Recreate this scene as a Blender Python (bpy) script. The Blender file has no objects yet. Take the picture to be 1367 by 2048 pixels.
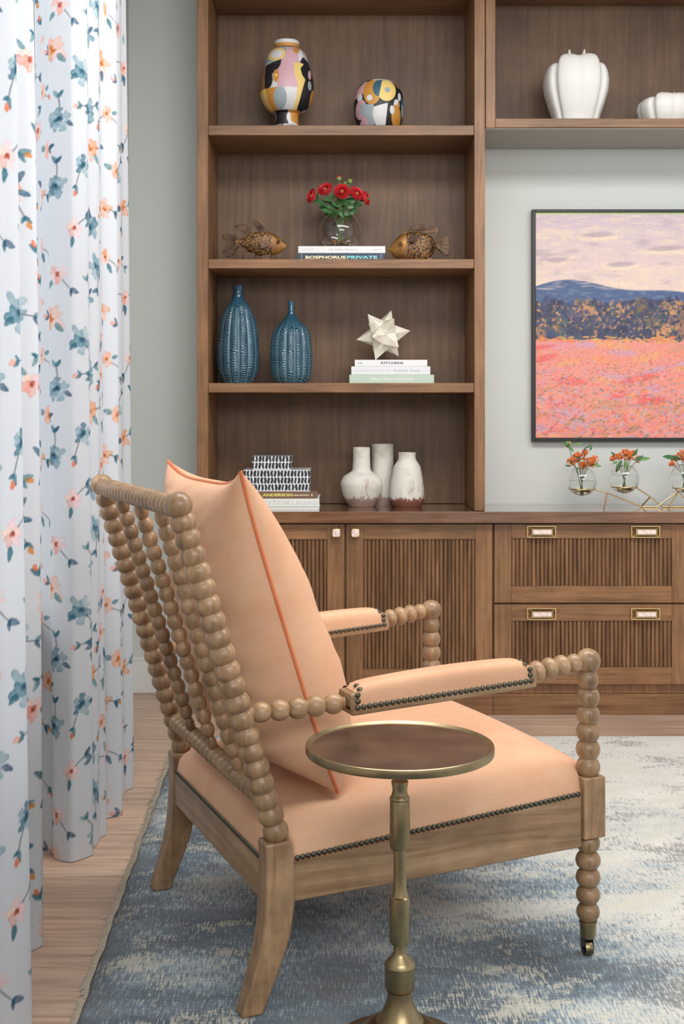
import bpy, math, random
import numpy as np
from mathutils import Vector, Matrix

C = bpy.context.scene.collection
PI = math.pi
F, CX, HY, CH = 2515.0, 683.5, 818.0, 1.2
def xx(px, Y): return (px - CX) * Y / F
def zz(py, Y): return CH - (py - HY) * Y / F

# ------------------------------------------------------------------ camera
cd = bpy.data.cameras.new('camera'); cam = bpy.data.objects.new('camera', cd); C.objects.link(cam)
cam.location = (0, 0, CH); cam.rotation_euler = (PI/2, 0, 0)
cd.sensor_fit = 'VERTICAL'; cd.sensor_height = 36; cd.sensor_width = 24.03
cd.lens = F / 2048 * 36
cd.shift_y = -(1024 - HY) / 2048
cd.clip_start = .05; cd.clip_end = 200
bpy.context.scene.camera = cam
# ------------------------------------------------------------------ world and lights
w = bpy.data.worlds.new('world'); bpy.context.scene.world = w; w.use_nodes = True
bg = w.node_tree.nodes['Background']; bg.inputs[0].default_value = (.97, .98, 1, 1); bg.inputs[1].default_value = .60
def area(name, loc, target, sx, sy, power, col=(1, 1, 1)):
    l = bpy.data.lights.new(name, 'AREA'); l.shape = 'RECTANGLE'; l.size = sx; l.size_y = sy; l.energy = power; l.color = col
    o = bpy.data.objects.new(name, l); C.objects.link(o); o.location = loc
    d = Vector(target) - Vector(loc); o.rotation_euler = d.to_track_quat('-Z', 'Y').to_euler(); return o
area('front_window_light', (.9, -.6, 2.45), (.2, 5, .9), 2.6, .9, 44, (1, .985, .965))
area('ceiling_light', (.9, 3.05, 2.97), (.9, 3.35, 0), 3.0, .9, 74, (1, .98, .955))
area('window_daylight', (-2.6, 3.0, 2.3), (-.9, 3.3, 1.3), 2.2, 2.0, 30, (.93, .97, 1))
vs = bpy.context.scene.view_settings
vs.view_transform = 'Standard'; vs.look = 'None'; vs.gamma = 1; vs.use_curve_mapping = False
vs.exposure = 0.42

# ------------------------------------------------------------------ helpers
def lin(c):
    c = np.asarray(c, float) / 255.0
    return np.where(c <= .04045, c / 12.92, ((c + .055) / 1.055) ** 2.4)
def L(r, g, b): return tuple(float(x) for x in lin((r, g, b))) + (1,)

def mat(name, col, rough=.5, metal=0, **kw):
    m = bpy.data.materials.new(name); m.use_nodes = True
    b = m.node_tree.nodes['Principled BSDF']
    b.inputs['Base Color'].default_value = col; b.inputs['Roughness'].default_value = rough; b.inputs['Metallic'].default_value = metal
    for k, v in kw.items(): b.inputs[k.replace('_', ' ')].default_value = v
    return m
def N(m, t, **kw):
    n = m.node_tree.nodes.new(t)
    for k, v in kw.items(): setattr(n, k, v)
    return n
def lk(m, a, b): m.node_tree.links.new(a, b)
def bsdf(m): return m.node_tree.nodes['Principled BSDF']
def ramp(m, stops):
    r = N(m, 'ShaderNodeValToRGB'); e = r.color_ramp.elements
    while len(e) < len(stops): e.new(.5)
    for i, (p, c) in enumerate(stops): e[i].position = p; e[i].color = c
    return r
def coords(m, scale, rot=(0, 0, 0), kind='Object'):
    tc = N(m, 'ShaderNodeTexCoord'); mp = N(m, 'ShaderNodeMapping')
    mp.inputs['Scale'].default_value = scale; mp.inputs['Rotation'].default_value = rot
    if kind == 'World': src = N(m, 'ShaderNodeNewGeometry').outputs['Position']
    else: src = tc.outputs[kind]
    lk(m, src, mp.inputs[0]); return mp.outputs[0]
def noise(m, vec, s, det=4, rough=.55, dist=0):
    n = N(m, 'ShaderNodeTexNoise'); n.inputs['Scale'].default_value = s; n.inputs['Detail'].default_value = det
    n.inputs['Roughness'].default_value = rough; n.inputs['Distortion'].default_value = dist
    lk(m, vec, n.inputs['Vector']); return n.outputs['Fac']
def mixc(m, f, a, b, mode='MIX'):
    x = N(m, 'ShaderNodeMix', data_type='RGBA', blend_type=mode)
    for sock, v in ((x.inputs[0], f), (x.inputs[6], a), (x.inputs[7], b)):
        if hasattr(v, 'links'): lk(m, v, sock)
        else: sock.default_value = v
    return x.outputs[2]
def bump(m, h, dist=.001, strength=1):
    b = N(m, 'ShaderNodeBump'); b.inputs['Distance'].default_value = dist; b.inputs['Strength'].default_value = strength
    lk(m, h, b.inputs['Height']); lk(m, b.outputs[0], bsdf(m).inputs['Normal'])

def wood(name, dark, mid, light, grain='z', rough=.42, sc=1.0, var=.12, blotch=5, kind='World'):
    m = mat(name, mid, rough)
    s = {'x': (1.2, 22, 22), 'y': (22, 1.2, 22), 'z': (22, 22, 1.2)}[grain]
    g = noise(m, coords(m, tuple(k*sc for k in s), kind=kind), 3, 6, .65, .6)
    r = ramp(m, [(.28, dark), (.5, mid), (.75, light)]); lk(m, g, r.inputs[0])
    bl = noise(m, coords(m, (1, 1, 1) if grain != 'z' or blotch < 20 or kind != 'World' else (1, 1, .15), kind=kind), blotch, 3)
    r2 = ramp(m, [(.3, (1-var*2,)*3 + (1,)), (.7, (1+var,)*3 + (1,))]); lk(m, bl, r2.inputs[0])
    c = mixc(m, 1.0, r.outputs[0], r2.outputs[0], 'MULTIPLY')
    oi = N(m, 'ShaderNodeObjectInfo')
    r3 = ramp(m, [(0, (.90, .90, .90, 1)), (1, (1.08, 1.06, 1.04, 1))]); lk(m, oi.outputs['Random'], r3.inputs[0])
    c = mixc(m, 1.0, c, r3.outputs[0], 'MULTIPLY')
    lk(m, c, bsdf(m).inputs['Base Color']); bump(m, g, .0006, .5)
    return m

def vcol(name, rough=.5, **kw):
    m = mat(name, (.8, .8, .8, 1), rough, **kw)
    a = N(m, 'ShaderNodeVertexColor'); a.layer_name = 'Col'
    lk(m, a.outputs[0], bsdf(m).inputs['Base Color']); return m

def tag(o, label=None, cat=None, group=None, kind=None):
    if label: o['label'] = label
    if cat: o['category'] = cat
    if group: o['group'] = group
    if kind: o['kind'] = kind
    return o
def empty(name, label, cat, loc=(0, 0, 0), rz=0, group=None):
    o = bpy.data.objects.new(name, None); C.objects.link(o); o.location = loc; o.rotation_euler = (0, 0, rz)
    o.empty_display_size = .05
    return tag(o, label, cat, group)

def mesh_obj(name, me, m, parent=None, loc=None, smooth=35, bevel=0):
    if m is not None and not me.materials: me.materials.append(m)
    if smooth:
        me.shade_smooth(); me.set_sharp_from_angle(angle=math.radians(smooth))
    o = bpy.data.objects.new(name, me); C.objects.link(o)
    if parent: o.parent = parent
    if loc is not None: o.location = loc
    if bevel:
        b = o.modifiers.new('bevel', 'BEVEL'); b.width = bevel; b.segments = 2; b.limit_method = 'ANGLE'
    return o
def inst(o, parent=None, loc=None, rot=None, scale=None):
    c = o.copy(); C.objects.link(c)
    if parent: c.parent = parent
    if loc is not None: c.location = loc
    if rot is not None: c.rotation_euler = rot
    if scale is not None: c.scale = scale
    return c
def ddel(o): bpy.data.objects.remove(o)

class MB:
    def __init__(s): s.v = []; s.f = []
    def add(s, v, f):
        k = len(s.v); s.v += [tuple(p) for p in v]; s.f += [tuple(i + k for i in q) for q in f]; return s
    def box(s, x0, x1, y0, y1, z0, z1, M=None):
        v = [Vector((x, y, z)) for z in (z0, z1) for y in (y0, y1) for x in (x0, x1)]
        if M is not None: v = [M @ p for p in v]
        return s.add(v, [(0, 2, 3, 1), (4, 5, 7, 6), (0, 1, 5, 4), (2, 6, 7, 3), (0, 4, 6, 2), (1, 3, 7, 5)])
    def lathe(s, prof, seg=32, M=None, rad=None):
        v = []; f = []; n = len(prof)
        for r, z in prof:
            for k in range(seg):
                a = 2*PI*k/seg; q = rad(a, z) if rad else 1
                p = Vector((r*q*math.cos(a), r*q*math.sin(a), z)); v.append(M @ p if M is not None else p)
        for i in range(n-1):
            for k in range(seg):
                k2 = (k+1) % seg; f.append((i*seg+k, i*seg+k2, (i+1)*seg+k2, (i+1)*seg+k))
        if prof[0][0] > 1e-6: f.append(tuple(range(seg-1, -1, -1)))
        if prof[-1][0] > 1e-6: f.append(tuple((n-1)*seg+k for k in range(seg)))
        return s.add(v, f)
    def tube(s, pts, r, seg=8, closed=False):
        pts = [Vector(p) for p in pts]; n = len(pts); rs = r if hasattr(r, '__len__') else [r]*n
        v = []; f = []; up = None
        for i, p in enumerate(pts):
            a = pts[(i-1) % n] if (closed or i > 0) else p; b = pts[(i+1) % n] if (closed or i < n-1) else p
            t = (b - a).normalized()
            if up is None: up = t.orthogonal().normalized()
            up = (up - t*up.dot(t)); up = up.normalized() if up.length > 1e-6 else t.orthogonal().normalized()
            w_ = t.cross(up)
            for k in range(seg):
                q = 2*PI*k/seg; v.append(p + rs[i]*(math.cos(q)*up + math.sin(q)*w_))
        m_ = n if closed else n-1
        for i in range(m_):
            j = (i+1) % n
            for k in range(seg):
                k2 = (k+1) % seg; f.append((i*seg+k, i*seg+k2, j*seg+k2, j*seg+k))
        if not closed:
            f.append(tuple(range(seg-1, -1, -1))); f.append(tuple((n-1)*seg+k for k in range(seg)))
        return s.add(v, f)
    def ball(s, c, rx, ry=None, rz=None, seg=12, rings=8, M=None):
        ry = ry or rx; rz = rz or rx; v = []; f = []; c = Vector(c)
        R = M.to_3x3() if M is not None else Matrix.Identity(3)
        for i in range(rings+1):
            th = PI*i/rings
            for k in range(seg):
                a = 2*PI*k/seg
                v.append(c + R @ Vector((rx*math.sin(th)*math.cos(a), ry*math.sin(th)*math.sin(a), -rz*math.cos(th))))
        for i in range(rings):
            for k in range(seg):
                k2 = (k+1) % seg; f.append((i*seg+k, i*seg+k2, (i+1)*seg+k2, (i+1)*seg+k))
        return s.add(v, f)
    def prism(s, poly, d0, d1, fn):
        """poly of 2D points, extruded between depths; fn(u,v,d) -> 3D"""
        n = len(poly)
        v = [fn(p[0], p[1], d0) for p in poly] + [fn(p[0], p[1], d1) for p in poly]
        f = [tuple(range(n-1, -1, -1)), tuple(range(n, 2*n))] + [(i, (i+1) % n, n+(i+1) % n, n+i) for i in range(n)]
        return s.add(v, f)
    def mesh(s, name):
        me = bpy.data.meshes.new(name); me.from_pydata([tuple(p) for p in s.v], [], s.f); me.validate(); me.update(); return me
    def build(s, name, m, parent=None, loc=None, smooth=35, bevel=0):
        import bmesh
        me = s.mesh(name); bm = bmesh.new(); bm.from_mesh(me)
        bmesh.ops.remove_doubles(bm, verts=bm.verts, dist=1e-6)
        bmesh.ops.recalc_face_normals(bm, faces=bm.faces); bm.to_mesh(me); bm.free()
        return mesh_obj(name, me, m, parent, loc, smooth, bevel)
def bx(name, m, x0, x1, y0, y1, z0, z1, parent=None, bevel=.0015):
    return MB().box(x0, x1, y0, y1, z0, z1).build(name, m, parent, bevel=bevel, smooth=30)

def grid_mesh(name, P, cols=None, closed_u=False):
    """P: (nu, nv, 3) array"""
    nu, nv = P.shape[:2]
    me = bpy.data.meshes.new(name); idx = np.arange(nu*nv).reshape(nu, nv)
    A = np.vstack([idx, idx[:1]]) if closed_u else idx
    q = np.stack([A[:-1, :-1], A[1:, :-1], A[1:, 1:], A[:-1, 1:]], -1).reshape(-1, 4)
    me.vertices.add(nu*nv); me.vertices.foreach_set('co', P.reshape(-1).astype(np.float32))
    me.loops.add(q.size); me.loops.foreach_set('vertex_index', q.reshape(-1).astype(np.int32))
    me.polygons.add(len(q)); me.polygons.foreach_set('loop_start', np.arange(0, q.size, 4, dtype=np.int32))
    me.update(calc_edges=True)
    if cols is not None:
        ca = me.color_attributes.new('Col', 'FLOAT_COLOR', 'POINT')
        cc = np.ones((nu*nv, 4), np.float32); cc[:, :3] = cols.reshape(-1, 3); ca.data.foreach_set('color', cc.reshape(-1))
    me.shade_smooth(); return me
def axis_M(p, d):
    return Matrix.Translation(Vector(p)) @ Vector(d).to_track_quat('Z', 'Y').to_matrix().to_4x4()
def spline(pts, n):
    """Catmull-Rom through pts"""
    P = np.array(pts, float); P = np.vstack([2*P[0]-P[1], P, 2*P[-1]-P[-2]]); out = []
    for i in range(1, len(P)-2):
        t = np.linspace(0, 1, n, endpoint=False)[:, None]; a, b, c, d = P[i-1:i+3]
        out.append(.5*((2*b)+(-a+c)*t+(2*a-5*b+4*c-d)*t**2+(-a+3*b-3*c+d)*t**3))
    return np.vstack(out + [P[-2][None]])
def interp_prof(pts, n):
    s = spline(pts, n); return [(max(0.0005, float(a)), float(b)) for a, b in s]
def noise2(shape_u, shape_v, su, sv, seed):
    """smooth value noise sampled at arrays"""
    rs = np.random.RandomState(seed); T = rs.rand(64, 64)
    u = (shape_u*su) % 64; v = (shape_v*sv) % 64
    i = u.astype(int); j = v.astype(int); fu = u-i; fv = v-j; fu = fu*fu*(3-2*fu); fv = fv*fv*(3-2*fv)
    i %= 64; j %= 64; i2 = (i+1) % 64; j2 = (j+1) % 64
    return (T[i, j]*(1-fu)+T[i2, j]*fu)*(1-fv)+(T[i, j2]*(1-fu)+T[i2, j2]*fu)*fv
def lettering(name, text, size, m, parent, loc, width=None, bold=0, rot=(PI/2, 0, 0), align='CENTER', sx=1):
    cu = bpy.data.curves.new(name, 'FONT'); cu.body = text; cu.size = size; cu.align_x = align; cu.align_y = 'CENTER'
    cu.offset = bold; cu.extrude = .0002; cu.resolution_u = 3
    t = bpy.data.objects.new('tmp', cu); C.objects.link(t)
    bpy.context.view_layer.update()
    me = bpy.data.meshes.new_from_object(t.evaluated_get(bpy.context.evaluated_depsgraph_get()))
    bpy.data.objects.remove(t)
    if width:
        xs = [v.co.x for v in me.vertices]; k = width / (max(xs)-min(xs))
        for v in me.vertices: v.co.x *= k
    me.name = name; me.materials.clear(); me.materials.append(m)
    o = bpy.data.objects.new(name, me); C.objects.link(o); o.parent = parent; o.location = loc; o.rotation_euler = rot
    return o

# ------------------------------------------------------------------ materials
WD = L(92, 62, 42); WM = L(128, 92, 66); WL = L(152, 114, 84)
wood_v = wood('cabinet_wood_upright', L(104, 71, 43), L(136, 97, 63), L(156, 117, 80), 'z')
wood_h = wood('cabinet_wood_level', L(103, 70, 43), L(135, 96, 62), L(154, 115, 78), 'x')
wood_back = wood('cabinet_wood_shaded', L(86, 62, 42), L(106, 79, 56), L(122, 94, 68), 'z', rough=.5, sc=.5, var=.16, blotch=4)  # darker copy of the cabinet wood: interior shade put into the colour
wood_top = wood('cabinet_wood_top', L(92, 62, 44), L(122, 86, 62), L(142, 104, 76), 'x', rough=.11)
wood_top.node_tree.nodes['Principled BSDF'].inputs['Coat Weight'].default_value = .8; wood_top.node_tree.nodes['Principled BSDF'].inputs['Coat Roughness'].default_value = .06
wood_reed = wood('reed_wood', L(84, 58, 38), L(124, 89, 60), L(154, 117, 84), 'z', var=.16, blotch=30)
CWC = (L(120, 92, 64), L(154, 123, 91), L(178, 148, 115))
chair_wood_x = wood('chair_wood_level', *CWC, 'x', rough=.34, sc=.7, var=.12, blotch=14, kind='Object')
chair_wood = wood('chair_wood', *CWC, 'z', rough=.34, sc=.7, var=.16, blotch=22, kind='Object')
chair_wood_y = wood('chair_wood_cross', *CWC, 'y', rough=.34, sc=.7, var=.12, blotch=14, kind='Object')
paint = mat('wall_paint', L(208, 213, 210), .7)
bump(paint, noise(paint, coords(paint, (1, 1, 1)), 240, 2), .0004, .3)
white_trim = mat('trim_paint', L(226, 228, 226), .45)
ceil_m = mat('ceiling_paint', L(235, 235, 232), .8)
grey_soffit = mat('soffit_grey', L(165, 162, 154), .6)  # even grey for the thin sheet under the box shelf
brass = mat('antique_brass', L(176, 156, 112), .33, 1)
bn = noise(brass, coords(brass, (1, 1, 1)), 16, 5)
br = ramp(brass, [(.3, L(134, 118, 88)), (.65, L(166, 149, 114))]); lk(brass, bn, br.inputs[0]); lk(brass, br.outputs[0], bsdf(brass).inputs['Base Color'])
bump(brass, noise(brass, coords(brass, (1, 1, 1)), 500, 2), .0003, .35)
gold = mat('polished_gold', L(226, 196, 140), .25, 1)
black_metal = mat('dark_metal', L(50, 52, 52), .35, .8)
nail_m = mat('nail_bronze', L(92, 90, 78), .34, .9)

# velvet
def velvet(name, c1, c2, rough=.7):
    m = mat(name, c1, rough, Sheen_Weight=.3, Sheen_Roughness=.3)
    bsdf(m).inputs['Sheen Tint'].default_value = L(255, 214, 188)
    n = noise(m, coords(m, (1, 1, 1)), 7, 4, .6)
    r = ramp(m, [(.35, c2), (.65, c1)]); lk(m, n, r.inputs[0])
    wv = noise(m, coords(m, (60, 60, 500)), 4, 2); wv2 = noise(m, coords(m, (500, 500, 60)), 4, 2)
    mx = N(m, 'ShaderNodeMath', operation='ADD'); lk(m, wv, mx.inputs[0]); lk(m, wv2, mx.inputs[1])
    r2 = ramp(m, [(.3, (.9, .88, .86, 1)), (.75, (1.05, 1.05, 1.05, 1))])
    mm = N(m, 'ShaderNodeMath', operation='MULTIPLY'); lk(m, mx.outputs[0], mm.inputs[0]); mm.inputs[1].default_value = .5
    lk(m, mm.outputs[0], r2.inputs[0])
    lk(m, mixc(m, 1.0, r.outputs[0], r2.outputs[0], 'MULTIPLY'), bsdf(m).inputs['Base Color'])
    bump(m, mx.outputs[0], .0004, .5); return m
peach = velvet('peach_velvet', L(216, 173, 140), L(210, 160, 126))
peach_pip = velvet('orange_piping', L(212, 126, 82), L(202, 108, 64))

# ------------------------------------------------------------------ room shell
YB, YF, XL = 5.32, 4.93, -.902
fl = MB().box(-.95, 4.5, -2.5, YB+.05, -.06, -.012).build('floor', mat('floor_base', L(120, 92, 70), .6), smooth=0); tag(fl, kind='structure')
fw = wood('oak_plank', L(150, 124, 106), L(186, 158, 138), L(210, 185, 165), 'x', rough=.42, sc=.8, var=.08, blotch=3)
random.seed(3)
pl = MB().box(-.95, .95, -.0935, .0935, -.011, 0).build('plank', fw, bevel=.0012)
pw = .189; y = YB - pw/2; i = 0
while y > .9:
    x = [.0, -.9, .5, -1.3, .25][i % 5]
    x0 = -.9
    cuts = [x0]; c = x0 + .7 + .37*((i*7) % 4)
    while c < 4.2: cuts.append(c); c += 1.9
    cuts.append(4.3)
    for a, b in zip(cuts[:-1], cuts[1:]):
        o = inst(pl, fl, ((a+b)/2, y, 0), None, ((b-a-.002)/1.9, 1, 1))
    y -= pw; i += 1
ddel(pl)
ceil = bx('ceiling', ceil_m, -.95, 4.5, -1.2, YB+.05, 3.0, 3.08, bevel=0); tag(ceil, kind='structure')
wb = bx('wall_back', paint, -1.02, 4.5, YB, YB+.1, -.02, 3.0, bevel=0); tag(wb, kind='structure')
# left wall with the window opening
wy0, wy1, wz0, wz1 = 1.75, 3.86, .64, 2.72
wl = MB().box(XL-.12, XL, -2.5, wy0, -.02, 3).box(XL-.12, XL, wy1, YB, -.02, 3).box(XL-.12, XL, wy0, wy1, -.02, wz0).box(XL-.12, XL, wy0, wy1, wz1, 3).build('wall_left', paint, smooth=0)
tag(wl, kind='structure')
win = bpy.data.objects.new('window_1', None); C.objects.link(win); tag(win, kind='structure'); win.location = (XL, (wy0+wy1)/2, wz0)
def wbx(n, m, *a, **k):
    o = bx(n, m, *a, **k); o.parent = win; o.location = -Vector(win.location); return o
t = .055
fr = MB().box(XL-.10, XL-.04, wy0, wy0+t, wz0, wz1).box(XL-.10, XL-.04, wy1-t, wy1, wz0, wz1).box(XL-.10, XL-.04, wy0+t, wy1-t, wz0, wz0+t).box(XL-.10, XL-.04, wy0+t, wy1-t, wz1-t, wz1)
o = fr.build('window_frame', white_trim, win, -Vector(win.location), bevel=.003, smooth=30)
ym = (wy0+wy1)/2
wbx('mullion', white_trim, XL-.095, XL-.045, ym-.03, ym+.03, wz0+t, wz1-t)
glass = mat('window_glass', (1, 1, 1, 1), .0, 0, Transmission_Weight=1.0, IOR=1.02)
wbx('pane', glass, XL-.072, XL-.068, wy0+t, ym-.03, wz0+t, wz1-t, bevel=0)
wbx('pane', glass, XL-.072, XL-.068, ym+.03, wy1-t, wz0+t, wz1-t, bevel=0)
wbx('window_sill', white_trim, XL-.04, XL+.055, wy0-.06, wy1+.06, wz0-.03, wz0-.001, bevel=.004)
wbx('window_apron', white_trim, XL+.001, XL+.02, wy0-.03, wy1+.03, wz0-.12, wz0-.031, bevel=.003)
def baseb(name, pts):
    o = pts.build(name, white_trim, bevel=.003, smooth=30); tag(o, kind='structure')
baseb('baseboard_back', MB().box(XL+.016, xx(394, YF)-.002, YB-.016, YB-.0005, 0, .135).box(XL+.012, xx(394, YF)-.002, YB-.011, YB-.0005, .135, .15))
baseb('baseboard_left', MB().box(XL+.0005, XL+.016, -1, YB-.0005, 0, .135).box(XL+.0005, XL+.011, -1, YB-.0005, .135, .15))

# ------------------------------------------------------------------ curtains
TW, TH, TR = .70, .72, 800   # pattern tile, pixels per metre
tile = np.ones((int(TW*TR), int(TH*TR), 3)) * np.array([214, 217, 222.])
rs = np.random.RandomState(11)
def stamp(cx, cy, rx, ry, ang, col, al=.8, edge=.25, wob=.18, taper=0):
    R = max(rx, ry)*1.35; n = int(R*TR)+2; i0, j0 = int(cx*TR), int(cy*TR)
    I, J = np.meshgrid(np.arange(-n, n+1), np.arange(-n, n+1), indexing='ij')
    X = (I + i0)/TR - cx; Y = (J + j0)/TR - cy
    u = X*math.cos(ang)+Y*math.sin(ang); v = -X*math.sin(ang)+Y*math.cos(ang)
    if taper: v = v / np.clip(1 - taper*(u/rx), .25, 2)
    th = np.arctan2(v, u); ph = rs.rand()*6
    d = np.sqrt((u/rx)**2+(v/ry)**2) / (1 + wob*np.sin(3*th+ph)*.6 + wob*.5*np.sin(5*th+2*ph))
    px = 1/(TR*min(rx, ry))
    m_ = np.clip((1-d)/(px*1.3)+.5, 0, 1)
    wash = .62+.55*noise2(X+5+cx, Y+5+cy, 95, 95, 4); e = np.clip((d-.72)/.28, 0, 1)
    a = m_*np.clip(al*(wash+edge*e), 0, 1)
    ii = (I+i0) % tile.shape[0]; jj = (J+j0) % tile.shape[1]
    tile[ii, jj] = tile[ii, jj]*(1-a[..., None]) + np.array(col, float)*a[..., None]*(1-.12*e[..., None]*m_[..., None])
def stem(x, y, ang, ln, bend, col=(96, 104, 112)):
    k = int(ln/.0016); a = ang
    for q in range(k):
        stamp(x, y, .0017, .0014, 0, col, .75, 0, 0); x += .0016*math.cos(a); y += .0016*math.sin(a); a += bend*.0016
    return x, y, a
def leaf(x, y, a, s=1, col=None):
    col = col if col is not None else [(58, 108, 124), (92, 134, 142), (74, 98, 120), (104, 146, 150), (44, 88, 112)][rs.randint(5)]
    stamp(x+.013*s*math.cos(a), y+.013*s*math.sin(a), .0145*s, .0066*s, a, col, .85, .3, .08, .35)
def blossom(x, y, s, kind):
    a0 = rs.rand()*6; n = 5
    if kind == 0: cs = [(244, 176, 150), (238, 158, 118), (248, 200, 186), (226, 140, 80)]; cc = (206, 110, 36)
    elif kind == 1: cs = [(88, 132, 148), (62, 106, 124), (140, 174, 182), (104, 146, 160)]; cc = (50, 84, 104)
    else: cs = [(250, 208, 208), (248, 190, 186), (246, 214, 196), (242, 160, 140)]; cc = (176, 84, 62)
    for k in range(n):
        a = a0+2*PI*k/n+rs.uniform(-.25, .25); r = .0165*s
        stamp(x+r*math.cos(a), y+r*math.sin(a), .0185*s*rs.uniform(.7, 1.2), .0130*s*rs.uniform(.7, 1.25), a+rs.uniform(-.4, .4), cs[rs.randint(4)], rs.uniform(.42, .78), .35, .34, -.2)
    for k in range(3): stamp(x+rs.uniform(-.006, .006)*s, y+rs.uniform(-.006, .006)*s, .0065*s, .0045*s, rs.rand()*3, cc, .75, .2)
    for k in range(4): stamp(x+rs.uniform(-.007, .007)*s, y+rs.uniform(-.007, .007)*s, .0012, .0012, 0, (96, 50, 46) if kind != 1 else (30, 60, 84), .9)
pos = []
for tries in range(3000):
    p = rs.rand(2)*[TW, TH]
    if all(math.hypot(min(abs(p[0]-q[0]), TW-abs(p[0]-q[0])), min(abs(p[1]-q[1]), TH-abs(p[1]-q[1]))) > .100 for q in pos): pos.append(p)
for k, (x, y) in enumerate(pos):
    a = rs.rand()*6.28
    for s_ in range(1 if k % 3 else 2):
        a += 2.2+rs.rand(); b = rs.uniform(-14, 14)
        x1, y1, a1 = stem(x+.02*math.cos(a), y+.02*math.sin(a), a, rs.uniform(.02, .05), b)
        leaf(x1, y1, a1+.4, rs.uniform(.7, 1.15)); leaf(x1, y1, a1-.9, rs.uniform(.5, .9))
        if rs.rand() < .45: stamp(x1+.02*math.cos(a1), y1+.02*math.sin(a1), .009, .006, a1, [(232, 120, 84), (240, 160, 140), (214, 128, 50)][rs.randint(3)], .8, .3)
    kind = [0, 1, 2, 0, 1, 2, 0, 1][k % 8]
    blossom(x, y, rs.uniform(.7, 1.15) if kind < 2 else rs.uniform(.55, .9), kind)
    for q in range(rs.randint(1, 3)):
        aa = rs.rand()*6.28; leaf(x+.024*math.cos(aa), y+.024*math.sin(aa), aa, rs.uniform(.8, 1.2))
tile = lin(np.clip(tile, 0, 255))
curtain_m = bpy.data.materials.new('printed_linen'); curtain_m.use_nodes = True
nt = curtain_m.node_tree; nt.nodes.clear()
a_ = N(curtain_m, 'ShaderNodeVertexColor'); a_.layer_name = 'Col'
d_ = N(curtain_m, 'ShaderNodeBsdfDiffuse'); tr = N(curtain_m, 'ShaderNodeBsdfTranslucent'); mx_ = N(curtain_m, 'ShaderNodeMixShader'); ou = N(curtain_m, 'ShaderNodeOutputMaterial')
bp = N(curtain_m, 'ShaderNodeBump'); bp.inputs['Distance'].default_value = .0005; bp.inputs['Strength'].default_value = .3
lk(curtain_m, noise(curtain_m, coords(curtain_m, (120, 120, 900)), 2, 2), bp.inputs['Height'])
for n_ in (d_, tr): lk(curtain_m, a_.outputs[0], n_.inputs[0])
lk(curtain_m, bp.outputs[0], d_.inputs['Normal'])
mx_.inputs[0].default_value = .36
lk(curtain_m, d_.outputs[0], mx_.inputs[1]); lk(curtain_m, tr.outputs[0], mx_.inputs[2]); lk(curtain_m, mx_.outputs[0], ou.inputs[0])
def curtain(label, bot, top, s_off, step, gather=0):
    B = spline(bot, 40); T = spline(top, 40)
    sl = np.concatenate([[0], np.cumsum(np.hypot(*np.diff(B, axis=0).T))]); n = int(sl[-1]/step)
    s = np.linspace(0, sl[-1], n)
    B = np.stack([np.interp(s, sl, B[:, k]) for k in (0, 1)], 1)
    st = np.concatenate([[0], np.cumsum(np.hypot(*np.diff(T, axis=0).T))])
    T = np.stack([np.interp(s/sl[-1]*st[-1], st, T[:, k]) for k in (0, 1)], 1)
    z = np.concatenate([np.arange(.003, 2.36, step), np.linspace(2.36, 2.975, 30)])
    t_ = (z/2.975)[None, :, None]
    XY = B[:, None]*(1-t_)+T[:, None]*t_
    S, Z = np.meshgrid(s, z, indexing='ij')
    # soft secondary undulation and hem
    wv = .007*np.sin(S*38+Z*1.1)*(1-Z/3.2) + .005*np.sin(S*71+1+Z*.5) + .004*(noise2(S+3, Z+3, 9, 1.6, 8)-.5)
    P = np.dstack([XY[..., 0]+wv, XY[..., 1], Z])
    ui = ((S+s_off) % TW)*TR; vi = ((Z+.11) % TH)*TR
    def samp(i, j): return tile[i.astype(int) % tile.shape[0], j.astype(int) % tile.shape[1]]
    fu = (ui-.5)-np.floor(ui-.5); fv = (vi-.5)-np.floor(vi-.5); i0 = np.floor(ui-.5); j0 = np.floor(vi-.5)
    col = (samp(i0, j0)*(1-fu[..., None])+samp(i0+1, j0)*fu[..., None])*(1-fv[..., None])+(samp(i0, j0+1)*(1-fu[..., None])+samp(i0+1, j0+1)*fu[..., None])*fv[..., None]
    me = grid_mesh('curtain', P, col); me.materials.append(curtain_m)
    o = bpy.data.objects.new('curtain', me); C.objects.link(o)
    tag(o, label, 'curtain', 'floral window curtains'); return o
Bb = [(-.86, 3.56), (-.82, 3.45), (-.775, 3.36), (-.70, 3.325), (-.677, 3.42), (-.672, 3.54), (-.72, 3.60), (-.80, 3.62), (-.78, 3.66), (-.685, 3.68), (-.658, 3.73), (-.70, 3.80), (-.80, 3.82), (-.78, 3.87), (-.69, 3.89), (-.668, 3.95), (-.69, 4.03), (-.80, 4.06), (-.85, 4.1)]
Bt = [(x-.012-.02*max(0, (y-3.5)), y+(.03 if y < 3.5 else -.0)) for x, y in Bb]
curtain('white floral curtain with blue and orange blossoms, farther panel beside the grey wall', Bb, Bt, .0, .0027)
Ab = [(-.80, 2.02), (-.72, 2.06), (-.63, 2.10), (-.62, 2.16), (-.70, 2.22), (-.78, 2.27), (-.70, 2.33), (-.625, 2.38), (-.610, 2.43), (-.635, 2.50), (-.72, 2.56), (-.75, 2.64), (-.71, 2.72), (-.675, 2.775), (-.683, 2.83), (-.76, 2.87), (-.83, 2.93)]
At = [(x-.035 if y > 2.25 else x, y+(.02 if y > 2.6 else 0)) for x, y in Ab]
curtain('white floral curtain with blue and orange blossoms, nearest panel at the left edge', Ab, At, .33, .0027)
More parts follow.
